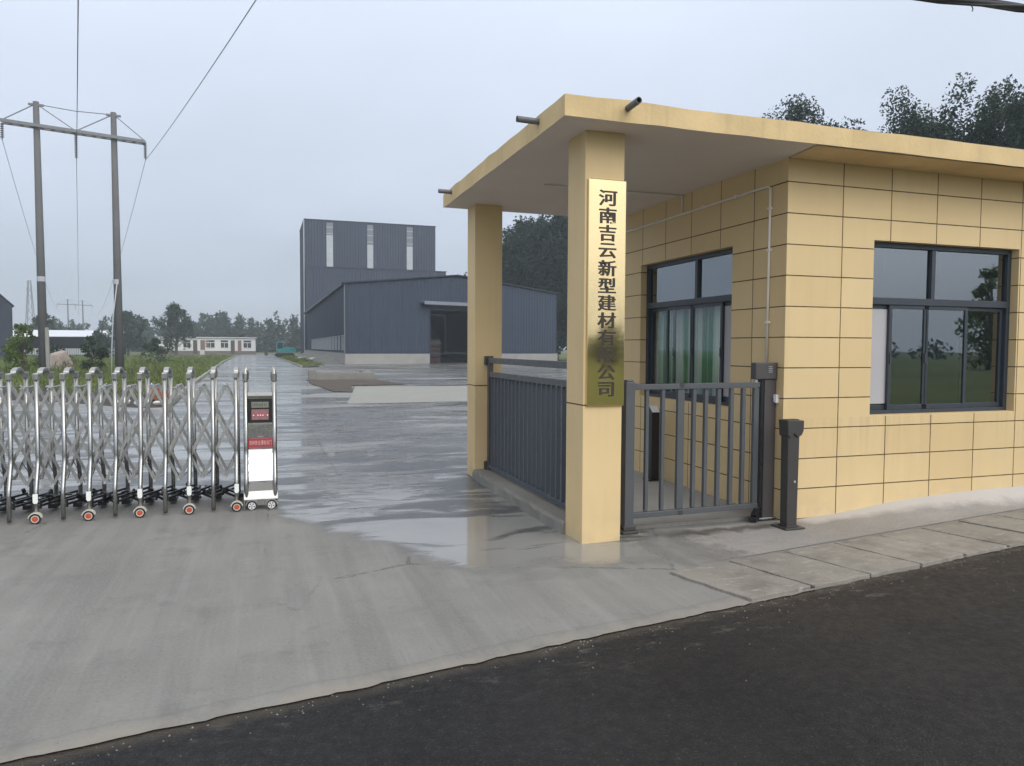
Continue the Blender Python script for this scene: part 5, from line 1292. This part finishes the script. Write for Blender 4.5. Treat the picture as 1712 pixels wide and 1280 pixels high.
for k in range(260):
    y_ = 37 + r_.random() ** 1.6 * 45; x = r_.uniform(-0.5 * y_, -3.4)
    if not inside_field(x, y_): continue
    h2 = r_.uniform(0.35, 0.8); lx, ly = r_.gauss(0, .12), r_.gauss(0, .12); m.bar((x, y_, -0.06), (x + lx, y_ + ly, h2), 0.022, 0.022)
    for q in range(4): m.bar((x + lx * 0.6, y_ + ly * 0.6, h2 * (0.55 + 0.1 * q)), (x + lx + r_.gauss(0, .12), y_ + ly + r_.gauss(0, .12), h2 * (0.75 + 0.1 * q)), 0.016, 0.016)
o = m.build('dry_weeds', 'dry_grass'); tag(o, 'thin weed stems standing among the grass', 'weeds', None, 'stuff')

# boulder, rubble and scraps
def lump(name, c, rx, ry, rz, seed, mat, sub=3, amp=0.25, flat=True):
    bm = bmesh.new(); bmesh.ops.create_icosphere(bm, subdivisions=sub, radius=1); r_ = random.Random(seed)
    dirs = [(Vector((r_.gauss(0, 1), r_.gauss(0, 1), r_.gauss(0, 1))).normalized(), r_.uniform(0.62, 0.95)) for _ in range(14)]
    for v in bm.verts:
        d = v.co.normalized()
        for n_, k in dirs:
            q = v.co.dot(n_)
            if q > k: v.co -= n_ * (q - k)
        v.co += d * r_.uniform(-amp, amp) * 0.10
        v.co = Vector((v.co.x * rx, v.co.y * ry, v.co.z * rz))
    me = bpy.data.meshes.new(name); bm.to_mesh(me); bm.free(); me.materials.append(M[mat]); o = bpy.data.objects.new(name, me); C.objects.link(o); o.location = c; return o
o = lump('boulder', (-13.0, 58, 0.42), 0.84, 0.8, 1.12, 5, 'stone', 4); tag(o, 'pale pinkish boulder standing in the field beside the left pole', 'boulder')
o = lump('brick_rubble', (-3.05, 25.2, 0.10), 0.38, 0.35, 0.42, 8, 'rubble', 3, 1.2); tag(o, 'heap of red brick rubble at the edge of the field', 'rubble heap')
for i, (x, y_, s_) in enumerate(((-3.75, 23.3, 0.16), (-2.75, 22.9, 0.10), (-3.3, 23.0, 0.09))):
    o = lump('rubble_block', (x, y_, s_ * 0.55), s_ * 1.5, s_ * 0.8, s_ * 0.8, 30 + i, 'debris_white', 2); tag(o, ['largest pale block on the dark soil strip behind the gate', 'pale block lying nearest the road on the soil strip', 'small pale block between the two others on the soil strip'][i], 'block', 'pale blocks on the soil strip')
for i, (x, y_, s_) in enumerate(((4.3, 96, 0.5), (5.0, 102, 0.55), (5.6, 92, 0.4))):
    m = MB(); r_ = random.Random(i); m.bar((x - s_, y_, 0.12), (x + s_, y_ + r_.uniform(-.6, .6), 0.35), 0.6, 0.10); m.bar((x - s_ * 0.4, y_, 0.25), (x + s_ * 0.7, y_ - 0.3, 0.15), 0.4, 0.12)
    o = m.build('scrap_sheet', 'debris_white', bevel=0.02); tag(o, ['white scrap sheet on the verge nearest the excavator', 'longest white scrap sheet on the verge by the warehouse', 'white scrap sheet on the verge closest to the viewer'][i], 'scrap', 'white scrap on the verge')

# ------------------------------------------------------------------ haze
hz = MB(); hz.box((-565, -565, -1.1), (565, 565, 35.0))
t = NT('haze_air'); v = t.n('VolumePrincipled'); v.inputs['Color'].default_value = (0.80, 0.88, 0.96, 1); v.inputs['Density'].default_value = 0.0011
t.t.links.new(v.outputs[0], t.out.inputs['Volume']); M['haze'] = t.m
o = hz.build('haze', 'haze'); tag(o, 'pale grey haze filling the air over the yard and field', 'haze', None, 'stuff')
